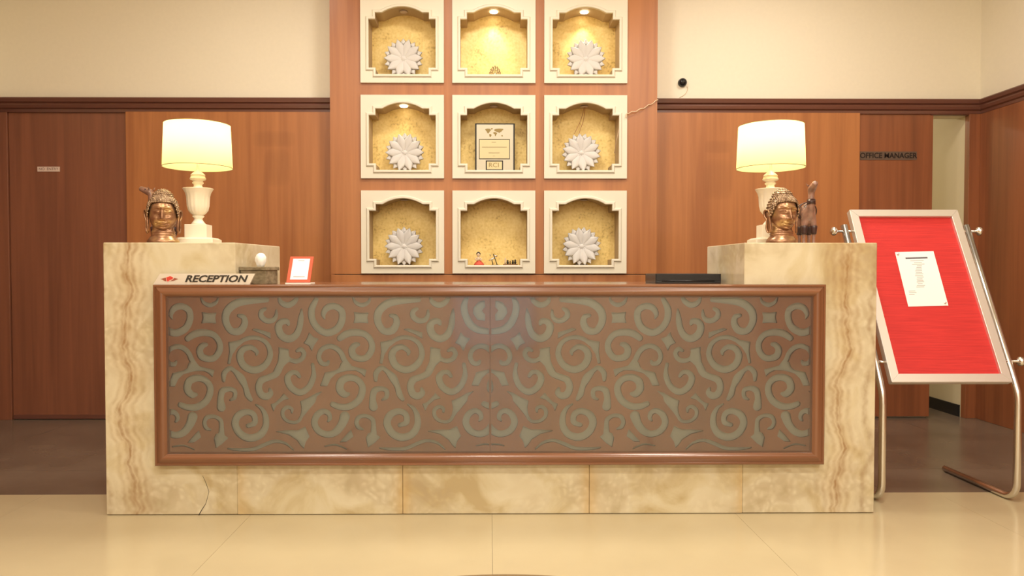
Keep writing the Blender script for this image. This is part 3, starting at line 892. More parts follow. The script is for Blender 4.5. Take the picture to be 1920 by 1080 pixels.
# --- scroll fretwork: traced openings of one repeat, in pixels of the photograph
S6 = 6.0
A = lambda *p: [(1080 + x / S6, 530 + y / S6, w / S6) for x, y, w in p]
B = lambda *p: [(1080 + x / S6, 690 + y / S6, w / S6) for x, y, w in p]
C6 = lambda *p: [(1220 + x / 5.647, 520 + y / 5.647, w / 5.647) for x, y, w in p]
C8 = lambda *p: [(1220 + x / 5.647, 690 + y / 5.647, w / 5.647) for x, y, w in p]
PA = lambda *p: [(1080 + x / S6, 530 + y / S6) for x, y in p]
PB = lambda *p: [(1080 + x / S6, 690 + y / S6) for x, y in p]
P5 = lambda *p: [(910 + x / 5.818, 520 + y / 5.818) for x, y in p]
strokes = [
    C6((650, 235, 50), (800, 240, 70), (960, 270, 78), (1060, 350, 78), (1078, 460, 72), (1020, 560, 66), (930, 562, 72), (880, 490, 66), (890, 420, 52), (940, 402, 34)),
    A((375, 160, 10), (400, 220, 32), (470, 250, 42), (540, 220, 32), (568, 165, 12)),
    A((1190, 125, 20), (1210, 200, 48), (1290, 250, 60), (1370, 220, 48), (1400, 150, 15)),
    A((1140, 300, 14), (1150, 400, 56), (1165, 500, 62), (1210, 590, 72), (1290, 628, 78), (1370, 585, 80), (1400, 500, 76), (1370, 440, 66), (1310, 430, 56), (1290, 462, 34)),
    A((1422, 310, 18), (1425, 370, 36), (1460, 418, 50), (1530, 425, 54), (1588, 380, 56), (1590, 322, 48), (1548, 292, 32)),
    A((715, 622, 62), (640, 572, 74), (540, 555, 74), (430, 580, 66), (365, 660, 62), (360, 750, 66), (410, 830, 66), (480, 850, 66), (560, 822, 74), (582, 750, 70), (548, 700, 58), (508, 690, 36)),
    A((600, 945, 40), (665, 870, 54), (700, 790, 54), (760, 730, 54), (840, 710, 50), (920, 750, 46), (950, 830, 46), (920, 898, 46), (862, 908, 42), (842, 880, 24)),
    A((1195, 762, 26), (1150, 745, 46), (1115, 790, 46), (1140, 850, 46), (1210, 878, 46), (1290, 850, 46), (1340, 800, 100), (1370, 900, 74), (1420, 1010, 70), (1500, 1055, 62), (1590, 1090, 72), (1620, 1170, 70), (1590, 1250, 74), (1530, 1270, 72), (1485, 1235, 54), (1495, 1188, 26)),
    A((1850, 690, 36), (1790, 640, 40), (1700, 612, 42), (1600, 627, 42), (1520, 690, 48), (1490, 800, 58), (1530, 900, 66), (1610, 962, 74), (1700, 972, 76), (1790, 920, 76), (1828, 820, 74), (1790, 742, 64), (1710, 720, 54), (1642, 768, 42), (1645, 805, 20)),
    A((1020, 915, 34), (1008, 985, 38), (1012, 1060, 56), (1062, 1168, 60), (1160, 1225, 70), (1260, 1170, 70), (1300, 1070, 66), (1260, 1008, 48), (1200, 1006, 46), (1166, 1048, 34)),
    B((315, 130, 34), (310, 50, 54), (250, -5, 46), (190, 30, 46), (120, 110, 84), (75, 200, 56), (50, 290, 62), (15, 345, 40)),
    B((240, 350, 18), (195, 320, 40), (195, 250, 46), (260, 225, 50), (330, 250, 66), (350, 340, 66), (342, 430, 92)),
    B((795, 400, 56), (720, 428, 66), (620, 428, 72), (520, 370, 72), (470, 280, 72), (470, 190, 68), (530, 120, 68), (620, 102, 72), (698, 140, 80), (718, 228, 80), (670, 288, 70), (622, 285, 36)),
    B((1140, 520, 26), (1160, 570, 28), (1210, 600, 32), (1290, 590, 32), (1345, 540, 36), (1350, 470, 38), (1300, 430, 36), (1252, 450, 32), (1250, 488, 18)),
    B((660, 535, 105), (690, 620, 86), (760, 708, 76), (850, 738, 68), (950, 700, 68), (1000, 610, 68), (970, 520, 66), (900, 477, 56), (842, 502, 50), (826, 555, 40), (848, 588, 18)),
    B((340, 750, 66), (340, 640, 46), (352, 572, 46), (420, 532, 38), (500, 542, 42), (530, 600, 42), (510, 658, 40), (462, 680, 18)),
    B((640, 900, 8), (760, 852, 14), (880, 868, 8)),
    B((1235, 905, 10), (1320, 835, 24), (1440, 810, 32), (1560, 850, 36), (1680, 898, 34), (1850, 902, 28), (1960, 890, 12)),
    C8((845, 598, 40), (775, 568, 52), (785, 485, 58), (860, 452, 60), (948, 492, 70), (980, 580, 72), (930, 680, 74), (830, 728, 76), (722, 698, 72), (662, 610, 64), (662, 500, 54), (702, 420, 34), (760, 380, 14)),
]
big4 = A((980, 190, 50), (1030, 300, 70), (1020, 420, 70), (950, 520, 72), (850, 560, 76), (740, 510, 76), (690, 410, 72), (700, 310, 70), (780, 262, 66), (860, 282, 66), (900, 350, 46), (886, 400, 14))
polys = [
    PA((398, 335), (470, 341), (555, 330), (545, 390), (560, 450), (480, 444), (400, 452), (411, 390)),
    PA((420, 975), (600, 930), (700, 895), (720, 955), (760, 982), (880, 1008), (905, 1080), (932, 1150), (858, 1155), (820, 1070), (760, 1015), (640, 982), (540, 980), (480, 1010), (440, 1050)),
    PA((1055, 560), (1078, 620), (1115, 675), (1060, 700), (1028, 760), (1000, 690), (955, 628), (1010, 610)),
    PA((1285, 745), (1395, 722), (1388, 830), (1410, 900), (1450, 980), (1400, 990), (1340, 930), (1300, 890), (1270, 870), (1300, 820)),
    PA((1807, 640), (1952, 665), (1942, 770), (1962, 900), (1937, 905), (1912, 800), (1847, 700)),
    PA((1490, 560), (1650, 512), (1690, 525), (1560, 578), (1488, 622)),
    PB((915, 258), (985, 280), (1070, 330), (1155, 365), (1140, 440), (1150, 520), (1180, 570), (1150, 570), (1100, 500), (1040, 430), (990, 370), (975, 310)),
    PB((1285, 335), (1340, 280), (1370, 320), (1430, 380), (1482, 400), (1455, 472), (1425, 410), (1350, 350)),
    PB((345, 715), (400, 730), (422, 780), (402, 880), (340, 840), (268, 770)),
    PB((590, 690), (640, 740), (712, 822), (650, 820), (568, 762)),
    PB((1100, 650), (1180, 690), (1310, 690), (1425, 703), (1290, 735), (1190, 800), (1150, 860), (1118, 890), (1100, 820), (1056, 760), (1082, 700)),
]
MIRX, PERIOD = 919, 282
GW, GH = 624, 330                             # half-panel grid, origin (MIRX, 535)
Y0 = 535
def field_for(stroke_list, poly_list):
    f = np.full((GH, 1300), -50.0); X0 = 700   # wide canvas so that the shifts stay inside
    def stamp(x, y, r):
        i0, i1 = int(max(0, y - Y0 - r - 4)), int(min(GH, y - Y0 + r + 5))
        j0, j1 = int(max(0, x - X0 - r - 4)), int(min(1300, x - X0 + r + 5))
        if i0 >= i1 or j0 >= j1: return
        yy_, xx_ = np.mgrid[i0:i1, j0:j1]
        d = r - np.hypot(xx_ + X0 - x, yy_ + Y0 - y)
        f[i0:i1, j0:j1] = np.maximum(f[i0:i1, j0:j1], d)
    for s in stroke_list:
        pts = catmull([Vector(p) for p in s], 24)
        for p in pts: stamp(p.x, p.y, max(p.z / 2, 0.6))
    for P in poly_list:
        P = np.array(P); x0, y0 = P.min(0) - 4; x1, y1 = P.max(0) + 4
        i0, i1 = int(max(0, y0 - Y0)), int(min(GH, y1 - Y0 + 1)); j0, j1 = int(max(0, x0 - X0)), int(min(1300, x1 - X0 + 1))
        yy_, xx_ = np.mgrid[i0:i1, j0:j1]; xx_ = xx_ + X0; yy_ = yy_ + Y0
        inside = np.zeros(xx_.shape, bool); dist = np.full(xx_.shape, 99.0)
        for k in range(len(P)):
            (ax, ay), (bx, by) = P[k - 1], P[k]
            if ay != by:
                cond = ((ay > yy_) != (by > yy_)) & (xx_ < (bx - ax) * (yy_ - ay) / (by - ay) + ax)
                inside ^= cond
            t = np.clip(((xx_ - ax) * (bx - ax) + (yy_ - ay) * (by - ay)) / ((bx - ax) ** 2 + (by - ay) ** 2), 0, 1)
            dist = np.minimum(dist, np.hypot(xx_ - ax - t * (bx - ax), yy_ - ay - t * (by - ay)))
        sd = np.where(inside, dist, -dist)
        f[i0:i1, j0:j1] = np.maximum(f[i0:i1, j0:j1], sd)
    return f, X0
def cut(f, X0, shift):      # window of the canvas that lands on the half panel after a shift
    j0 = MIRX - shift - X0
    out = np.full((GH, GW), -50.0)
    a, b = max(0, j0), min(1300, j0 + GW)
    if b > a: out[:, a - j0:b - j0] = f[:, a:b]
    return out
ft, X0f = field_for(strokes, polys)
f4, _ = field_for([big4], [])
half = np.full((GH, GW), -50.0)
for k in (-2, -1, 0, 1, 2):
    half = np.maximum(half, cut(ft, X0f, k * PERIOD))
for k in (0, 1):
    half = np.maximum(half, cut(f4, X0f, k * PERIOD))
# the middle motif where the two halves meet
fc, _ = field_for([[(x, y, w_) for (x, y), w_ in zip(P5((300, 215), (335, 300), (325, 400), (270, 510), (180, 572), (40, 592)), (5, 11, 12, 13, 12, 10))]],
                  [P5((115, 255), (180, 272), (230, 330), (236, 390), (190, 460), (112, 470), (110, 405), (146, 362), (110, 320))])
clear, _ = field_for([[(MIRX, 585, 96), (MIRX + 1, 586, 96)]], [])
cc = cut(clear, X0f, 0)
half = np.minimum(half, -cc)
half = np.maximum(half, cut(fc, X0f, 0))
half = half + 0.7
ugrid = np.arange(GW)[None, :]; vgrid = (np.arange(GH) + Y0)[:, None]
half = np.minimum(half, ugrid - 2.2)
half = np.minimum(half, 609.0 - ugrid)
half = np.minimum(half, np.minimum(vgrid - 545.0, 856.0 - vgrid))
def contours(f):
    H, W = f.shape
    s = f > 0
    code = (s[:-1, :-1] * 1 + s[:-1, 1:] * 2 + s[1:, 1:] * 4 + s[1:, :-1] * 8)
    ii, jj = np.nonzero((code > 0) & (code < 15))
    nxt = {}
    def e(i, j, side):
        if side == 0: a, b, k = f[i, j], f[i, j + 1], ('h', i, j)
        elif side == 1: a, b, k = f[i, j + 1], f[i + 1, j + 1], ('v', i, j + 1)
        elif side == 2: a, b, k = f[i + 1, j], f[i + 1, j + 1], ('h', i + 1, j)
        else: a, b, k = f[i, j], f[i + 1, j], ('v', i, j)
        return k, a / (a - b)
    T = {1: [(3, 0)], 2: [(0, 1)], 3: [(3, 1)], 4: [(1, 2)], 5: [(3, 2), (1, 0)], 6: [(0, 2)], 7: [(3, 2)], 8: [(2, 3)], 9: [(2, 0)], 10: [(0, 3), (2, 1)], 11: [(2, 1)], 12: [(1, 3)], 13: [(1, 0)], 14: [(0, 3)]}
    pos = {}
    for i, j in zip(ii.tolist(), jj.tolist()):
        for a, b in T[int(code[i, j])]:
            ka, ta = e(i, j, a); kb, tb = e(i, j, b)
            for k, t in ((ka, ta), (kb, tb)):
                pos[k] = (k[2] + t, k[1]) if k[0] == 'h' else (k[2], k[1] + t)
            nxt[ka] = kb
    loops = []
    while nxt:
        st = next(iter(nxt)); k = st; L = []
        while k in nxt:
            L.append(pos[k]); k = nxt.pop(k)
        if k == st and len(L) > 8: loops.append(L)
    return loops
def simplify(L, tol=0.18):
    n = len(L); keep = []
    i = 0
    P = np.array(L)
    while i < n:
        keep.append(i); j = i + 2
        while j < n and j - i < 12:
            a, b = P[i], P[j]; d = b - a; ln = math.hypot(*d) + 1e-9
            q = P[i + 1:j] - a
            if np.max(np.abs(q[:, 0] * d[1] - q[:, 1] * d[0])) / ln > tol: break
            j += 1
        i = j - 1
    return [L[k] for k in keep]
loops = contours(half)
def area(L):
    x = np.array(L); return 0.5 * np.sum(x[:, 0] * np.roll(x[:, 1], -1) - np.roll(x[:, 0], -1) * x[:, 1])
loops = [simplify(L) for L in loops if abs(area(L)) > 12]
YFT0, YFT1 = 3.179, 3.190
XM = at(MIRX, 700, 3.187).x
def fret_pt(u, v):
    p = at(MIRX + u, v + Y0, 3.187); return p.x, p.z
HZ0, HZ1 = at(917, 858, 3.187).z, at(917, 543, 3.187).z
UMAX = fret_pt(613, 170)[0] - XM
def to_half(L, sgn):
    out = []
    for u, v in L:
        x, z = fret_pt(u, v)
        out.append((XM + sgn * (x - XM), z))
    return out
# islands (pieces of wood wholly inside an opening) are kept as wood
def inside(pt, L):
    x, y = pt; c = False
    for k in range(len(L)):
        (ax, ay), (bx, by) = L[k - 1], L[k]
        if (ay > y) != (by > y) and x < (bx - ax) * (y - ay) / (by - ay) + ax: c = not c
    return c
depth = [sum(inside(L[0], M) for M in loops if M is not L) for L in loops]
for sgn in (-1, 1):
    bm = bmesh.new()
    outer = rectloop(XM + 0.0004, XM + UMAX, HZ0, HZ1) if sgn > 0 else rectloop(XM - UMAX, XM - 0.0004, HZ0, HZ1)
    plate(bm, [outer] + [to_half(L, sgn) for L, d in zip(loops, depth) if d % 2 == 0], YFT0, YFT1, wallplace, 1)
    for L, d in zip(loops, depth):
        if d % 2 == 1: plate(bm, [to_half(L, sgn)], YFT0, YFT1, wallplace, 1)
    o = cmesh('scroll_fretwork', bm, 'fret_wood')
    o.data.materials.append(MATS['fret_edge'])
    o['label'] = 'brown wooden scrollwork with spiral cut-outs'
    x0, x1 = (XM + 0.0006, XM + UMAX) if sgn > 0 else (XM - UMAX, XM - 0.0006)
    bm = bmesh.new(); add_box(bm, x0, x1, 3.170, 3.175, HZ0, HZ1); cmesh('glass_pane', bm, 'glass')
bm = bmesh.new(); add_box(bm, XM - UMAX, XM + UMAX, 3.1955, 3.1990, HZ0, HZ1); cmesh('backing_sheet', bm, 'backing_grey')
print('fret loops', len(loops), 'islands', sum(d % 2 for d in depth), 'pts', sum(map(len, loops)))

# ------------------------------------------------------------------ things on the counter
# RECEPTION sign on the ledge
YS = 3.172
q = [at(287, 532.5, YS), at(468, 532.5, YS), at(478, 514.5, YS), at(300, 512.5, YS)]
xs0 = (q[0].x + q[1].x) / 2
sg = thing('reception_sign', 'long slanted metal sign reading RECEPTION with a red lotus', 'sign', (xs0, YS, ZT))
SH = at(380, 513, YS).z - ZT
bm = bmesh.new()
plate(bm, [[(q[0].x - xs0, 0.0), (q[1].x - xs0, 0.0), (q[2].x - xs0, SH), (q[3].x - xs0, SH)]], 0.0, 0.010, wallplace)
mesh_obj('plate', bm, 'sign_metal', sg)
tc = at(404, 523, YS)
text('lettering', 'RECEPTION', 0.040, Matrix.Translation((tc.x - xs0, -0.0012, SH * 0.50)) @ STAND, 'letter_dark', sg, 0.0010, shear=0.32, bold=0.0011, xscale=1.24)
ec = at(317, 522, YS).x - xs0
k = 3.17 / F / 9.6
def em(pts): return [(ec + (x - 352) * k, SH * 0.5 - (y - 157) * k) for x, y in pts]
print_shape('emblem_petal', em([(205, 155), (250, 143), (300, 130), (305, 200), (260, 185), (232, 165)]), 'emblem_maroon', sg, -0.0012, 0)
print_shape('emblem_petal', em([(425, 160), (450, 138), (515, 155), (480, 170), (440, 185), (380, 195)]), 'emblem_maroon', sg, -0.0012, 0)
print_shape('emblem_outline', em([(296, 125), (330, 112), (375, 100), (425, 118), (440, 135), (430, 160), (380, 188), (325, 215), (305, 190)]), 'emblem_outline', sg, -0.0014, 0)
print_shape('emblem_heart', em([(305, 128), (335, 118), (375, 106), (418, 122), (430, 140), (400, 165), (360, 182), (330, 203), (312, 180)]), 'emblem_red', sg, -0.0020, 0)

# tissue box
tb = thing('tissue_box', 'low stone tissue box with a white tissue pulled out', 'tissue box', (-0.962, 3.212, ZT), (0, 0, R(-11)))
box('box_body', -0.124, -0.004, 0.004, 0.112, 0.0, 0.060, 'stone_box', tb, 0.002)
box('lid', -0.130, 0.002, -0.002, 0.118, 0.060, 0.076, 'stone_box', tb, 0.003)
bm = bmesh.new()
lathe(bm, [(0.012, 0.075), (0.016, 0.085), (0.022, 0.102), (0.022, 0.118), (0.016, 0.130), (0.006, 0.136), (0, 0.137)], 18, -0.052, 0.05)
for v in bm.verts:
    a = math.atan2(v.co.y - 0.05, v.co.x + 0.052)
    v.co.x += 0.003 * math.sin(a * 5 + v.co.z * 60); v.co.y += 0.003 * math.cos(a * 4 + v.co.z * 80)
mesh_obj('tissue', bm, 'tissue', tb, True)

# orange payment card stand (its printed code is left blank)
YQ = 3.215
b0, b1 = at(535.5, 531, YQ), at(583, 531, YQ)
qs = thing('card_stand', 'leaning orange payment card on a white acrylic stand', 'card stand', ((b0.x + b1.x) / 2, YQ, ZT))
hw = (b1.x - b0.x) / 2
box('acrylic_foot', -hw, hw, -0.008, 0.075, 0.0, 0.007, 'acrylic_white', qs, 0.001)
tiltm = Matrix.Translation((0, 0.0, 0.0075)) @ Matrix.Rotation(R(-32), 4, 'X')
cw, chh = hw * 0.94, 0.133
def tilted(name, x0, x1, y0, y1, z0, z1, mat, parent):
    o = box(name, x0, x1, y0, y1, z0, z1, mat, parent); o.data.transform(tiltm); return o
card = tilted('card', -cw, cw, -0.002, 0.002, 0, chh, 'qr_orange', qs)
tilted('white_panel', -cw * 0.72, cw * 0.72, -0.0026, -0.002, 0.014, chh - 0.012, 'paper', card)
tilted('print_line', -cw * 0.26, cw * 0.26, -0.003, -0.0026, chh - 0.024, chh - 0.020, 'print_grey', card)
tilted('print_line', -cw * 0.48, cw * 0.48, -0.003, -0.0026, 0.026, 0.030, 'print_grey', card)

# black tray
t0, t1 = at(1229, 520, 3.42), at(1352, 520, 3.42)
tr = thing('document_tray', 'shallow black plastic tray on the wooden counter top', 'tray', ((t0.x + t1.x) / 2, 3.42, ZT))
tw = (t1.x - t0.x) / 2
bm = bmesh.new()
add_box(bm, -tw, tw, 0.0, 0.22, 0.0, 0.010, 0.002)
add_box(bm, -tw, -tw + 0.005, 0.0, 0.22, 0.008, 0.044, 0.001)
add_box(bm, tw - 0.005, tw, 0.0, 0.22, 0.008, 0.044, 0.001)
add_box(bm, -tw, tw, 0.214, 0.22, 0.008, 0.044, 0.001)
mesh_obj('tray_body', bm, 'black_plastic', tr)
bm = bmesh.new(); add_box(bm, -tw + 0.005, tw - 0.005, 0.0, 0.005, 0.010, 0.043, 0.001); mesh_obj('front_lip', bm, 'black_plastic', tr)
bm = bmesh.new(); tube(bm, [(-tw + 0.03, -0.001, 0.012), (tw - 0.03, -0.001, 0.012)], 0.003, 8); mesh_obj('front_bead', bm, 'black_plastic', tr, True)

# ------------------------------------------------------------------ table lamps
def make_lamp():
    t = thing('table_lamp', '', 'lamp')
    u = 3.53 / F / 4.5                         # metres per crop unit
    zc = lambda y: (1068 - y) * u              # crop y -> height above the pillar top
    bm = bmesh.new()
    h = 152 * u
    def sq(hw, ch, z): return [(-hw + ch, -hw), (hw - ch, -hw), (hw, -hw + ch), (hw, hw - ch), (hw - ch, hw), (-hw + ch, hw), (-hw, hw - ch), (-hw, -hw + ch)], z
    lv = [sq(h, 0.004, 0), sq(h, 0.004, zc(1022)), sq(h - 0.012, 0.012, zc(1008))]
    rings = [[bm.verts.new((x, y, z)) for x, y in P] for P, z in lv]
    for a, b in zip(rings[:-1], rings[1:]):
        for i in range(8): bm.faces.new((a[i], a[(i + 1) % 8], b[(i + 1) % 8], b[i]))
    bm.faces.new(list(reversed(rings[0]))); bm.faces.new(rings[-1])
    mesh_obj('base', bm, 'alabaster', t)
    hp = 89 * u
    box('plinth', -hp, hp, -hp, hp, zc(1009), zc(898), 'alabaster', t, 0.002)
    bm = bmesh.new()
    P = [(55, 898), (58, 890), (46, 876), (33, 855), (34, 845), (47, 832), (48, 824), (38, 820), (60, 806), (80, 780), (90, 740), (93, 700), (96, 660), (104, 630), (118, 606), (124, 597), (120, 594), (106, 606), (94, 620), (48, 622)]
    lathe(bm, [(r * u, zc(y)) for r, y in P], 64, flute=0.05, nf=16, fl_range=(zc(815), zc(650)))
    o = mesh_obj('urn', bm, 'alabaster', t, True); sharp(o, 50)
    bm = bmesh.new()
    P = [(48, 622), (40, 600), (33, 570), (34, 562), (45, 553), (46, 545), (38, 540), (40, 530), (62, 522), (66, 512), (60, 505), (56, 490), (58, 482), (44, 468), (24, 450), (12, 438), (10, 400)]
    lathe(bm, [(r * u, zc(y)) for r, y in P], 40)
    o = mesh_obj('neck', bm, 'alabaster', t, True); sharp(o, 50)
    bm = bmesh.new()
    lathe(bm, [(10 * u, zc(400)), (10 * u, zc(330)), (14 * u, zc(328)), (14 * u, zc(280)), (0, zc(278))], 16)
    mesh_obj('bulb_holder', bm, 'acrylic_white', t)
    bm = bmesh.new()
    zb, ztp = zc(420), zc(64)
    rb, rt = 277 * u, 262 * u
    n = 64
    a = [bm.verts.new((rb * math.cos(2 * math.pi * i / n), rb * math.sin(2 * math.pi * i / n), zb)) for i in range(n)]
    b = [bm.verts.new((rt * math.cos(2 * math.pi * i / n), rt * math.sin(2 * math.pi * i / n), ztp)) for i in range(n)]
    for i in range(n): bm.faces.new((a[i], a[(i + 1) % n], b[(i + 1) % n], b[i]))
    sh = mesh_obj('lamp_shade', bm, 'lampshade', t, True)
    for r_, z_ in ((rb, zb), (rt, ztp)):
        bm = bmesh.new(); tube(bm, [(r_ * math.cos(2 * math.pi * i / n), r_ * math.sin(2 * math.pi * i / n), z_) for i in range(n)], 0.0015, 6, True)
        mesh_obj('shade_rim', bm, 'filigree', sh, True)
    for k in range(3):
        a_ = R(120 * k + 20)
        bm = bmesh.new(); tube(bm, [(0.01 * math.cos(a_), 0.01 * math.sin(a_), ztp - 0.02), (rt * math.cos(a_), rt * math.sin(a_), ztp - 0.003)], 0.0014, 6)
        mesh_obj('shade_spoke', bm, 'steel', sh, True)
    bm = bmesh.new()
    lathe(bm, [(0.008, zc(278)), (0.010, zc(270)), (0.022, zc(240)), (0.026, zc(215)), (0.022, zc(192)), (0.010, zc(178)), (0, zc(176))], 20)
    mesh_obj('bulb', bm, 'downlight_on', t, True)
    return t, zc(135)
lamp, zbulb = make_lamp()
YL = 3.53
for i, (px, lab) in enumerate(((371.8, 'white urn table lamp with lit cream shade, fully clear of the bronze head beside it'), (1444, 'white urn table lamp with lit cream shade, partly hidden by a bronze head'))):
    L = lamp if i == 0 else copy_tree(lamp)
    L.location = (at(px, 400, YL).x, YL, ZP)
    L.rotation_euler = (0, 0, R(6 if i == 0 else -5))
    tag(L, lab, 'lamp', 'table lamps on the counter ends')
    for dz, e_ in ((0.0, 4.6),):
        l = bpy.data.lights.new('bulb_light', 'POINT'); l.energy = e_; l.color = (1.0, 0.88, 0.62); l.shadow_soft_size = 0.03
        o = bpy.data.objects.new('bulb_light', l); C.objects.link(o); o.location = L.location + Vector((0, 0, zbulb))

# ------------------------------------------------------------------ bronze heads
def g2(x, z, cx, cz, sx, sz): return math.exp(-((x - cx) / sx) ** 2 - ((z - cz) / sz) ** 2)
def make_head():
    t = thing('bronze_head', '', 'sculpture')
    bm = bmesh.new()
    lathe(bm, [(0.066, 0), (0.069, 0.006), (0.068, 0.014), (0.060, 0.024), (0.054, 0.031), (0.050, 0.036), (0.052, 0.040), (0.0525, 0.043), (0.049, 0.047), (0.051, 0.051), (0.051, 0.054), (0.047, 0.058), (0.045, 0.066), (0.045, 0.085)], 40, 0, 0.008, sy=0.86)
    o = mesh_obj('neck', bm, 'bronze', t, True)
    nu, nv = 128, 96
    rx, ry, rz, zc = 0.057, 0.062, 0.081, 0.135
    def surf(th, ph, s=1.0, feat=True):
        sn = math.sin(ph)
        c_ = max(0.0, 1 - abs(sn) ** 2.8) ** 0.46
        x = rx * c_ * math.sin(th); y = -ry * c_ * math.cos(th); z = zc + rz * sn
        low = max(0.0, (0.110 - z) / 0.055)
        x *= 1 - 0.16 * low ** 1.4
        if feat and y < 0:
            ax = abs(x); d = 0.0
            if 0.101 < z < 0.158:
                tt = (0.158 - z) / 0.050
                nl = 0.006 + 0.016 * min(tt, 1.0)
                if z < 0.108: nl *= max(0.0, (z - 0.101) / 0.007)
                d += nl * math.exp(-(x / (0.0062 + 0.0040 * min(tt, 1))) ** 2)
            d += 0.007 * g2(ax, z, 0.0120, 0.1065, 0.0052, 0.0046)          # nostrils
            zb = 0.159 - 10 * (ax - 0.020) ** 2
            d += 0.0062 * math.exp(-((z - zb) / 0.0036) ** 2) * (1 if ax < 0.046 else 0)
            d -= 0.0085 * g2(ax, z, 0.020, 0.1465, 0.014, 0.0085)
            d += 0.0105 * g2(ax, z, 0.0225, 0.1415, 0.0115, 0.0062)         # closed lids
            ze = 0.1370 + 5 * (ax - 0.0225) ** 2
            d -= 0.0062 * math.exp(-((z - ze) / 0.0018) ** 2) * math.exp(-((ax - 0.0225) / 0.0115) ** 2)
            d -= 0.0040 * g2(ax, z, 0.020, 0.1270, 0.012, 0.006)
            d += 0.0055 * g2(ax, z, 0.031, 0.108, 0.012, 0.014)             # cheeks
            sm = 8 * x * x
            d += 0.0095 * g2(x, z, 0, 0.0895 + sm, 0.020, 0.0036)           # lips
            d += 0.0095 * g2(x, z, 0, 0.0800 + sm, 0.015, 0.0040)
            d -= 0.0080 * g2(x, z, 0, 0.0848 + sm, 0.023, 0.0017)
            d -= 0.0060 * g2(ax, z, 0.0245, 0.0895, 0.004, 0.005)
            d -= 0.0045 * g2(x, z, 0, 0.0735, 0.014, 0.0032)
            d += 0.0075 * g2(x, z, 0, 0.0650, 0.016, 0.008)                 # chin
            y -= d
        hx, hy = (1.0, 1.0) if s == 1.0 else (s * 1.09, s * 1.03)
        return Vector((x * hx, y * hy, zc + (z - zc) * s))
    bm = bmesh.new()
    grid = []
    for j in range(1, nv):
        ph = -math.pi / 2 + math.pi * j / nv
        row = []
        for i in range(nu):
            # denser azimuth sampling around the face
            a = i / nu * 2 - 1
            th = math.pi * (0.55 * a + 0.45 * a ** 3)
            row.append(bm.verts.new(surf(th, ph)))
        grid.append(row)
    bot = bm.verts.new((0, 0, zc - rz)); top = bm.verts.new((0, 0, zc + rz))
    for a, b in zip(grid[:-1], grid[1:]):
        for i in range(nu): bm.faces.new((a[i], a[(i + 1) % nu], b[(i + 1) % nu], b[i]))
    for i in range(nu):
        bm.faces.new((bot, grid[0][(i + 1) % nu], grid[0][i])); bm.faces.new((top, grid[-1][i], grid[-1][(i + 1) % nu]))
    mesh_obj('face', bm, 'bronze', t, True)
    # hair cap, bun and curls
    bm = bmesh.new()
    def hairline(th):
        c_ = math.cos(th)
        t_ = min(1.0, max(0.0, (abs(th) - 0.75) / 0.65))
        t_ = t_ * t_ * (3 - 2 * t_)
        return 0.180 - 0.050 * t_ - 0.02 * (0.5 - 0.5 * c_)
    nu2, nv2 = 64, 14
    rows_ = []
    for j in range(nv2 + 1):
        row = []
        for i in range(nu2):
            th = 2 * math.pi * i / nu2 - math.pi
            p0 = math.asin(max(-1, min(1, (hairline(th) - zc) / rz)))
            ph = p0 + (math.pi / 2 * 0.985 - p0) * j / nv2
            row.append(bm.verts.new(surf(th, ph, 1.055, False)))
        rows_.append(row)
    for a, b in zip(rows_[:-1], rows_[1:]):
        for i in range(nu2): bm.faces.new((a[i], a[(i + 1) % nu2], b[(i + 1) % nu2], b[i]))
    bm.faces.new(rows_[-1])
    lathe(bm, [(0.042, 0.205), (0.041, 0.217), (0.036, 0.228), (0.027, 0.237), (0.014, 0.243), (0.0, 0.245)], 32, 0, 0.004)
    def curl(p, r):
        bmesh.ops.create_icosphere(bm, subdivisions=1, radius=r, matrix=Matrix.Translation(p))
    for j in range(9):
        z_f = j / 9
        circ = math.cos(z_f * 1.3); n = int(46 * circ) + 6
        for i in range(n):
            th = 2 * math.pi * (i + 0.5 * (j % 2)) / n - math.pi
            p0 = math.asin((hairline(th) + 0.003 - zc) / rz)
            ph = p0 + (math.pi / 2 - p0) * z_f * 0.88
            curl(surf(th, ph, 1.06, False), 0.0052)
    for j in range(5):
        r_ = [0.042, 0.039, 0.031, 0.020, 0.008][j]; z_ = [0.214, 0.223, 0.232, 0.240, 0.244][j]
        n = max(4, int(2 * math.pi * r_ / 0.0085))
        for i in range(n):
            a = 2 * math.pi * (i + 0.5 * (j % 2)) / n
            curl(Vector((r_ * math.cos(a), 0.004 + r_ * math.sin(a), z_)), 0.0048)
    mesh_obj('hair', bm, 'bronze_hair', t, True)
    for s in (-1, 1):
        ear = [(-0.006, 0.152), (0.004, 0.160), (0.015, 0.158), (0.020, 0.146), (0.016, 0.131), (0.009, 0.121), (0.009, 0.105), (0.010, 0.086), (0.004, 0.070), (-0.006, 0.070), (-0.010, 0.086), (-0.008, 0.108), (-0.006, 0.128)]
        ear = [(y, 0.052 + (z - 0.070) * 1.08) for y, z in ear]
        def ex(z): return s * (0.0625 + 0.004 * max(0, (z - 0.10) / 0.05))
        bm = bmesh.new()
        lp = catmull([(ex(z) + s * 0.45 * (y + 0.008), y, z) for y, z in ear], 4, True)
        tube(bm, lp, 0.0042, 8, True)
        vsE = [bm.verts.new((p.x - s * 0.001, p.y, p.z)) for p in lp]
        cen = [bm.verts.new((ex(z) - s * 0.001, 0.002, z)) for z in (0.147, 0.12, 0.09)]
        vsI = [bm.verts.new((p.x - s * 0.006, p.y, p.z)) for p in lp]
        bm.faces.new(vsE); bm.faces.new(list(reversed(vsI)))
        for i in range(len(lp)): bm.faces.new((vsE[i], vsE[(i + 1) % len(lp)], vsI[(i + 1) % len(lp)], vsI[i]))
        for v in cen: bm.verts.remove(v)
        mesh_obj('ear', bm, 'bronze', t, True)
    return t
bh = make_head()
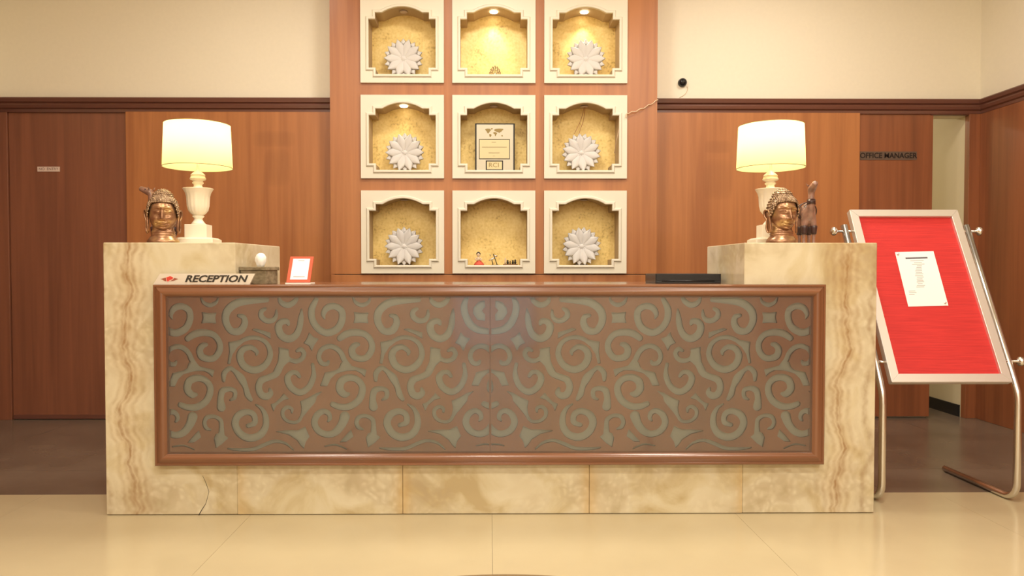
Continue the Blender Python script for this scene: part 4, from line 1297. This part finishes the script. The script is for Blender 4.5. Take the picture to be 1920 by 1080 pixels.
bh.location = (at(306, 430, 3.36).x, 3.36, ZP); bh.rotation_euler = (0, 0, R(20))
tag(bh, 'bronze head sculpture with curled hair, camel head showing above its hair', 'sculpture', 'bronze heads')
bh2 = copy_tree(bh)
bh2.location = (at(1467, 430, 3.32).x, 3.32, ZP); bh2.rotation_euler = (0, 0, R(6))
tag(bh2, 'bronze head sculpture with curled hair, standing in front of a lamp', 'sculpture', 'bronze heads')

# ------------------------------------------------------------------ camel figurines
def make_camel():
    t = thing('camel_figurine', '', 'figurine')
    V = [((0.0, 0, 0.152), 0.036), ((0.035, 0, 0.150), 0.033), ((-0.034, 0, 0.150), 0.031), ((0.0, 0, 0.188), 0.022), ((0.0, 0, 0.205), 0.010),
         ((0.055, 0, 0.158), 0.024), ((0.070, 0, 0.178), 0.019), ((0.075, 0, 0.205), 0.016), ((0.073, 0, 0.232), 0.015), ((0.073, 0, 0.250), 0.016),
         ((0.082, 0, 0.264), 0.021), ((0.106, 0, 0.272), 0.017), ((0.130, 0, 0.281), 0.014), ((0.143, 0, 0.285), 0.013),
         ((-0.062, 0, 0.150), 0.010), ((-0.066, 0, 0.125), 0.004), ((-0.066, 0, 0.100), 0.005)]
    E = [(0, 1), (0, 2), (0, 3), (3, 4), (1, 5), (5, 6), (6, 7), (7, 8), (8, 9), (9, 10), (10, 11), (11, 12), (12, 13), (2, 14), (14, 15), (15, 16)]
    for xb, root in ((0.040, 1), (-0.038, 2)):
        for s in (-1, 1):
            i = len(V)
            k = 0.004 if xb > 0 else -0.006
            V += [((xb, s * 0.020, 0.115), 0.018), ((xb + k, s * 0.022, 0.070), 0.011), ((xb - k * 0.5, s * 0.022, 0.035), 0.0075), ((xb, s * 0.022, 0.010), 0.008), ((xb + 0.006, s * 0.022, 0.006), 0.007)]
            E += [(root, i), (i, i + 1), (i + 1, i + 2), (i + 2, i + 3), (i + 3, i + 4)]
    me = bpy.data.meshes.new('camel'); me.from_pydata([v for v, r in V], E, [])
    o = bpy.data.objects.new('camel_tmp', me); C.objects.link(o)
    sk = o.modifiers.new('skin', 'SKIN')
    for i, (v, r) in enumerate(V): me.skin_vertices[0].data[i].radius = (r, r)
    me.skin_vertices[0].data[0].use_root = True
    ss = o.modifiers.new('sub', 'SUBSURF'); ss.levels = 2; ss.render_levels = 2
    bpy.context.view_layer.update()
    dg = bpy.context.evaluated_depsgraph_get()
    m2 = bpy.data.meshes.new_from_object(o.evaluated_get(dg))
    bpy.data.objects.remove(o, do_unlink=True)
    zmin = min(v.co.z for v in m2.vertices)
    m2.transform(Matrix.Translation((0, 0, -zmin)))
    m2.name = 'body'; m2.materials.clear()
    link_mesh('body', m2, 'camel_brown', t, True)
    for s in (-1, 1):
        bm = bmesh.new(); lathe(bm, [(0.005, 0), (0.004, 0.008), (0, 0.020)], 8, 0, 0, sy=0.5)
        bmesh.ops.rotate(bm, verts=bm.verts, cent=(0, 0, 0), matrix=Matrix.Rotation(R(-s * 35), 3, 'X'))
        bmesh.ops.translate(bm, verts=bm.verts, vec=(0.073, s * 0.014, 0.275 - zmin)); mesh_obj('ear', bm, 'camel_brown', t, True)
        bm = bmesh.new(); bmesh.ops.create_icosphere(bm, subdivisions=2, radius=0.0032, matrix=Matrix.Translation((0.096, s * 0.0165, 0.277 - zmin))); mesh_obj('eye', bm, 'camel_dark', t, True)
    def band(name, cx, cz, rx_, rz_, tilt, wd):
        bm = bmesh.new(); n = 28; lo = []
        for dx_ in (-wd / 2, wd / 2):
            for rr in (1.0, 1.10):
                lo.append([bm.verts.new(Matrix.Translation((cx, 0, cz - zmin)) @ Matrix.Rotation(R(tilt), 4, 'Y') @ Vector((dx_, rx_ * rr * math.cos(2 * math.pi * i / n), rz_ * rr * math.sin(2 * math.pi * i / n)))) for i in range(n)])
        for a, b in ((0, 1), (1, 3), (3, 2), (2, 0)):
            for i in range(n): bm.faces.new((lo[a][i], lo[a][(i + 1) % n], lo[b][(i + 1) % n], lo[b][i]))
        mesh_obj(name, bm, 'camel_dark', t, True)
    band('collar', 0.075, 0.202, 0.0175, 0.0175, 80, 0.022)
    band('saddle_strap', 0.014, 0.164, 0.039, 0.040, 4, 0.007)
    band('saddle_strap', -0.016, 0.164, 0.039, 0.040, -4, 0.007)
    for xb in (0.042, -0.040):
        for s in (-1, 1):
            bm = bmesh.new(); lathe(bm, [(0.012, 0.050), (0.0135, 0.060), (0.0155, 0.078), (0.0165, 0.088), (0.012, 0.092)], 16, xb, s * 0.0215)
            mesh_obj('knee_band', bm, 'camel_dark', t, True)
    return t
cm = make_camel()
cm.location = (at(1508, 430, 3.53).x + 0.01, 3.53, ZP); cm.rotation_euler = (0, 0, R(-98))
tag(cm, 'glossy brown camel figurine with black collar facing forward beside a bronze head', 'figurine', 'camel figurines')
cm2 = copy_tree(cm)
cm2.location = (-1.574, 3.612, ZP); cm2.rotation_euler = (0, 0, R(162))
tag(cm2, 'camel figurine mostly hidden, its head poking out over a bronze head', 'figurine', 'camel figurines')

# ------------------------------------------------------------------ notice easel
ez = thing('notice_easel', 'tubular steel notice easel with a red felt board', 'easel', (2.09, 3.33, 0))
XTL, XTR = 1.787, 2.405
YE0, YE1 = 3.335, 3.725
ZB_, ZTt = 0.50, 1.285
TR = 0.0165
def eloc(p): return Vector(p) - Vector((2.09, 3.33, 0))
lean = (YE1 - YE0) / (ZTt - ZB_)
for X in (XTL, XTR):
    pts = [(X, YE1 + 0.14, TR), (X, 3.42, TR)]
    for k in range(7):
        a = R(90 * k / 6)
        pts.append((X, 3.335 + 0.075 - 0.075 * math.sin(a), TR + 0.075 - 0.075 * math.cos(a)))
    pts += [(X, 3.335, ZB_ - 0.05)]
    pts += [(X, 3.337, ZB_ - 0.02), (X, 3.343, ZB_ + 0.01), (X, YE0 + lean * 0.06 + 0.002, ZB_ + 0.06)]
    pts += [(X, YE1, ZTt)]
    bm = bmesh.new(); tube(bm, [eloc(p) for p in pts], TR, 14); mesh_obj('side_tube', bm, 'steel', ez, True)
# board, built flat and leaned back
bl = at(1676, 718, 3.335); tl = at(1592, 395, 3.755)
BX0, BX1 = 1.822, 2.372
p_bot = Vector((0, 3.335, bl.z)); p_top = Vector((0, 3.752, tl.z))
axis_u = (p_top - p_bot); BLEN = axis_u.length; axis_u.normalize()
nrm = Vector((0, -axis_u.z, axis_u.y))       # towards the camera and up
def bpt(x, l, d): return eloc(Vector((x, 0, 0)) + p_bot + axis_u * l + nrm * d)
def bbox_(name, x0, x1, l0, l1, d0, d1, mat, parent, miter=None):
    bm = bmesh.new()
    P = [(x0, l0), (x1, l0), (x1, l1), (x0, l1)] if miter is None else miter
    lo = [bm.verts.new(bpt(x, l, d0)) for x, l in P]; hi = [bm.verts.new(bpt(x, l, d1)) for x, l in P]
    bm.faces.new(lo); bm.faces.new(list(reversed(hi)))
    for i in range(4): bm.faces.new((lo[i], lo[(i + 1) % 4], hi[(i + 1) % 4], hi[i]))
    if name == 'frame_bar': bmesh.ops.bevel(bm, geom=list(bm.edges), offset=0.002, segments=2, affect='EDGES')
    return mesh_obj(name, bm, mat, parent)
fw = 0.040
brd = bbox_('felt_board', BX0 + 0.01, BX1 - 0.01, 0.01, BLEN - 0.01, -0.016, -0.004, 'red_felt', ez)
g = 0.0004
bbox_('frame_bar', 0, 0, 0, 0, -0.022, 0.012, 'steel_brushed', ez, [(BX0 + g, 0), (BX1 - g, 0), (BX1 - fw - g, fw), (BX0 + fw + g, fw)])
bbox_('frame_bar', 0, 0, 0, 0, -0.022, 0.012, 'steel_brushed', ez, [(BX1, g), (BX1, BLEN - g), (BX1 - fw, BLEN - fw - g), (BX1 - fw, fw + g)])
bbox_('frame_bar', 0, 0, 0, 0, -0.022, 0.012, 'steel_brushed', ez, [(BX1 - g, BLEN), (BX0 + g, BLEN), (BX0 + fw + g, BLEN - fw), (BX1 - fw - g, BLEN - fw)])
bbox_('frame_bar', 0, 0, 0, 0, -0.022, 0.012, 'steel_brushed', ez, [(BX0, BLEN - g), (BX0, g), (BX0 + fw, fw + g), (BX0 + fw, BLEN - fw - g)])
for X, s in ((XTL, -1), (XTR, 1)):
    for l in (0.10, BLEN - 0.12):
        zz = p_bot + axis_u * l
        yk = YE0 + lean * (zz.z - ZB_)
        bm = bmesh.new()
        lathe(bm, [(0.006, 0.0), (0.006, 0.028), (0.014, 0.030), (0.021, 0.038), (0.022, 0.048), (0.016, 0.056), (0, 0.058)], 20)
        bmesh.ops.rotate(bm, verts=bm.verts, cent=(0, 0, 0), matrix=Matrix.Rotation(R(90 * s), 3, 'Y'))
        bmesh.ops.translate(bm, verts=bm.verts, vec=eloc((X + s * 0.014, yk, zz.z)))
        mesh_obj('clamp_knob', bm, 'steel', ez, True)
        bm = bmesh.new()
        tube(bm, [eloc((X, yk, zz.z)), eloc((BX0 + 0.002 if s < 0 else BX1 - 0.002, zz.y, zz.z))], 0.006, 8); mesh_obj('pivot_pin', bm, 'steel', ez, True)
# paper notice pinned to the board
n_w = nrm
pp = p_bot + nrm * (-0.0036)
pc4 = [hit(1678, 473, pp, nrm), hit(1750, 471, pp, nrm), hit(1778, 573, pp, nrm), hit(1703, 575, pp, nrm)]
PO = pc4[3].copy()
nt_ = thing('paper_notice', 'white printed notice sheet pinned on the red felt board', 'notice', PO)
def ploc(a, b, d):          # a along the width, b down the sheet (both 0..1)
    top_ = pc4[0].lerp(pc4[1], a); bot_ = pc4[3].lerp(pc4[2], a)
    return top_.lerp(bot_, b) + nrm * d - PO
def psheet(name, a0, a1, b0, b1, d0, d1, mat, parent):
    bm = bmesh.new()
    P = [(a0, b1), (a1, b1), (a1, b0), (a0, b0)]
    lo = [bm.verts.new(ploc(a, b, d0)) for a, b in P]; hi = [bm.verts.new(ploc(a, b, d1)) for a, b in P]
    bm.faces.new(lo); bm.faces.new(list(reversed(hi)))
    for i in range(4): bm.faces.new((lo[i], lo[(i + 1) % 4], hi[(i + 1) % 4], hi[i]))
    return mesh_obj(name, bm, mat, parent)
sheet = psheet('sheet', 0, 1, 0, 1, 0.0, 0.0012, 'paper', nt_)
psheet('print_line', 0.23, 0.80, 0.108, 0.135, 0.0012, 0.0016, 'print_dark', sheet)
bl_ = [(0.34, 0.68, 0.165), (0.42, 0.62, 0.205), (0.36, 0.68, 0.232), (0.47, 0.6, 0.262), (0.45, 0.58, 0.292), (0.42, 0.58, 0.322), (0.40, 0.57, 0.355), (0.40, 0.56, 0.39), (0.38, 0.58, 0.412), (0.36, 0.56, 0.445), (0.40, 0.57, 0.47), (0.38, 0.53, 0.505), (0.38, 0.54, 0.535), (0.36, 0.55, 0.56), (0.38, 0.50, 0.59), (0.34, 0.55, 0.625), (0.32, 0.52, 0.65), (0.10, 0.27, 0.72), (0.10, 0.29, 0.748), (0.09, 0.23, 0.778)]
for a0, a1, b in bl_:
    psheet('print_line', a0, a1, b, b + 0.012, 0.0012, 0.0015, 'print_grey', sheet)
for a, b in ((0.055, 0.045), (0.925, 0.955)):
    bm = bmesh.new(); lathe(bm, [(0.004, 0), (0.006, 0.003), (0.005, 0.006), (0, 0.008)], 12)
    rm = Vector((0, 0, 1)).rotation_difference(nrm).to_matrix()
    bmesh.ops.rotate(bm, verts=bm.verts, cent=(0, 0, 0), matrix=rm)
    bmesh.ops.translate(bm, verts=bm.verts, vec=ploc(a, b, 0.0012)); mesh_obj('push_pin', bm, 'steel', nt_, True)

# ------------------------------------------------------------------ round inlay at the frame's lower edge
d_ = ray(945, 1076.5)
mp_ = CPOS + d_ * ((0.002 - CAMH) / d_.z)
bm = bmesh.new()
n = 160
prof = [(0.96, 0.0), (0.96, 0.0018), (0.965, 0.002), (0.98, 0.002), (0.985, 0.0018), (0.985, 0.0)]
rg = [[bm.verts.new((r * math.cos(2 * math.pi * i / n), r * math.sin(2 * math.pi * i / n), z)) for i in range(n)] for r, z in prof]
for a, b in zip(rg, rg[1:] + rg[:1]):
    for i in range(n): bm.faces.new((a[i], a[(i + 1) % n], b[(i + 1) % n], b[i]))
mt = mesh_obj('floor_ring', bm, 'mat_brown')
mt.location = (mp_.x, mp_.y - 0.985, 0.0)
tag(mt, 'dark brown curved band on the beige floor', 'floor inlay')
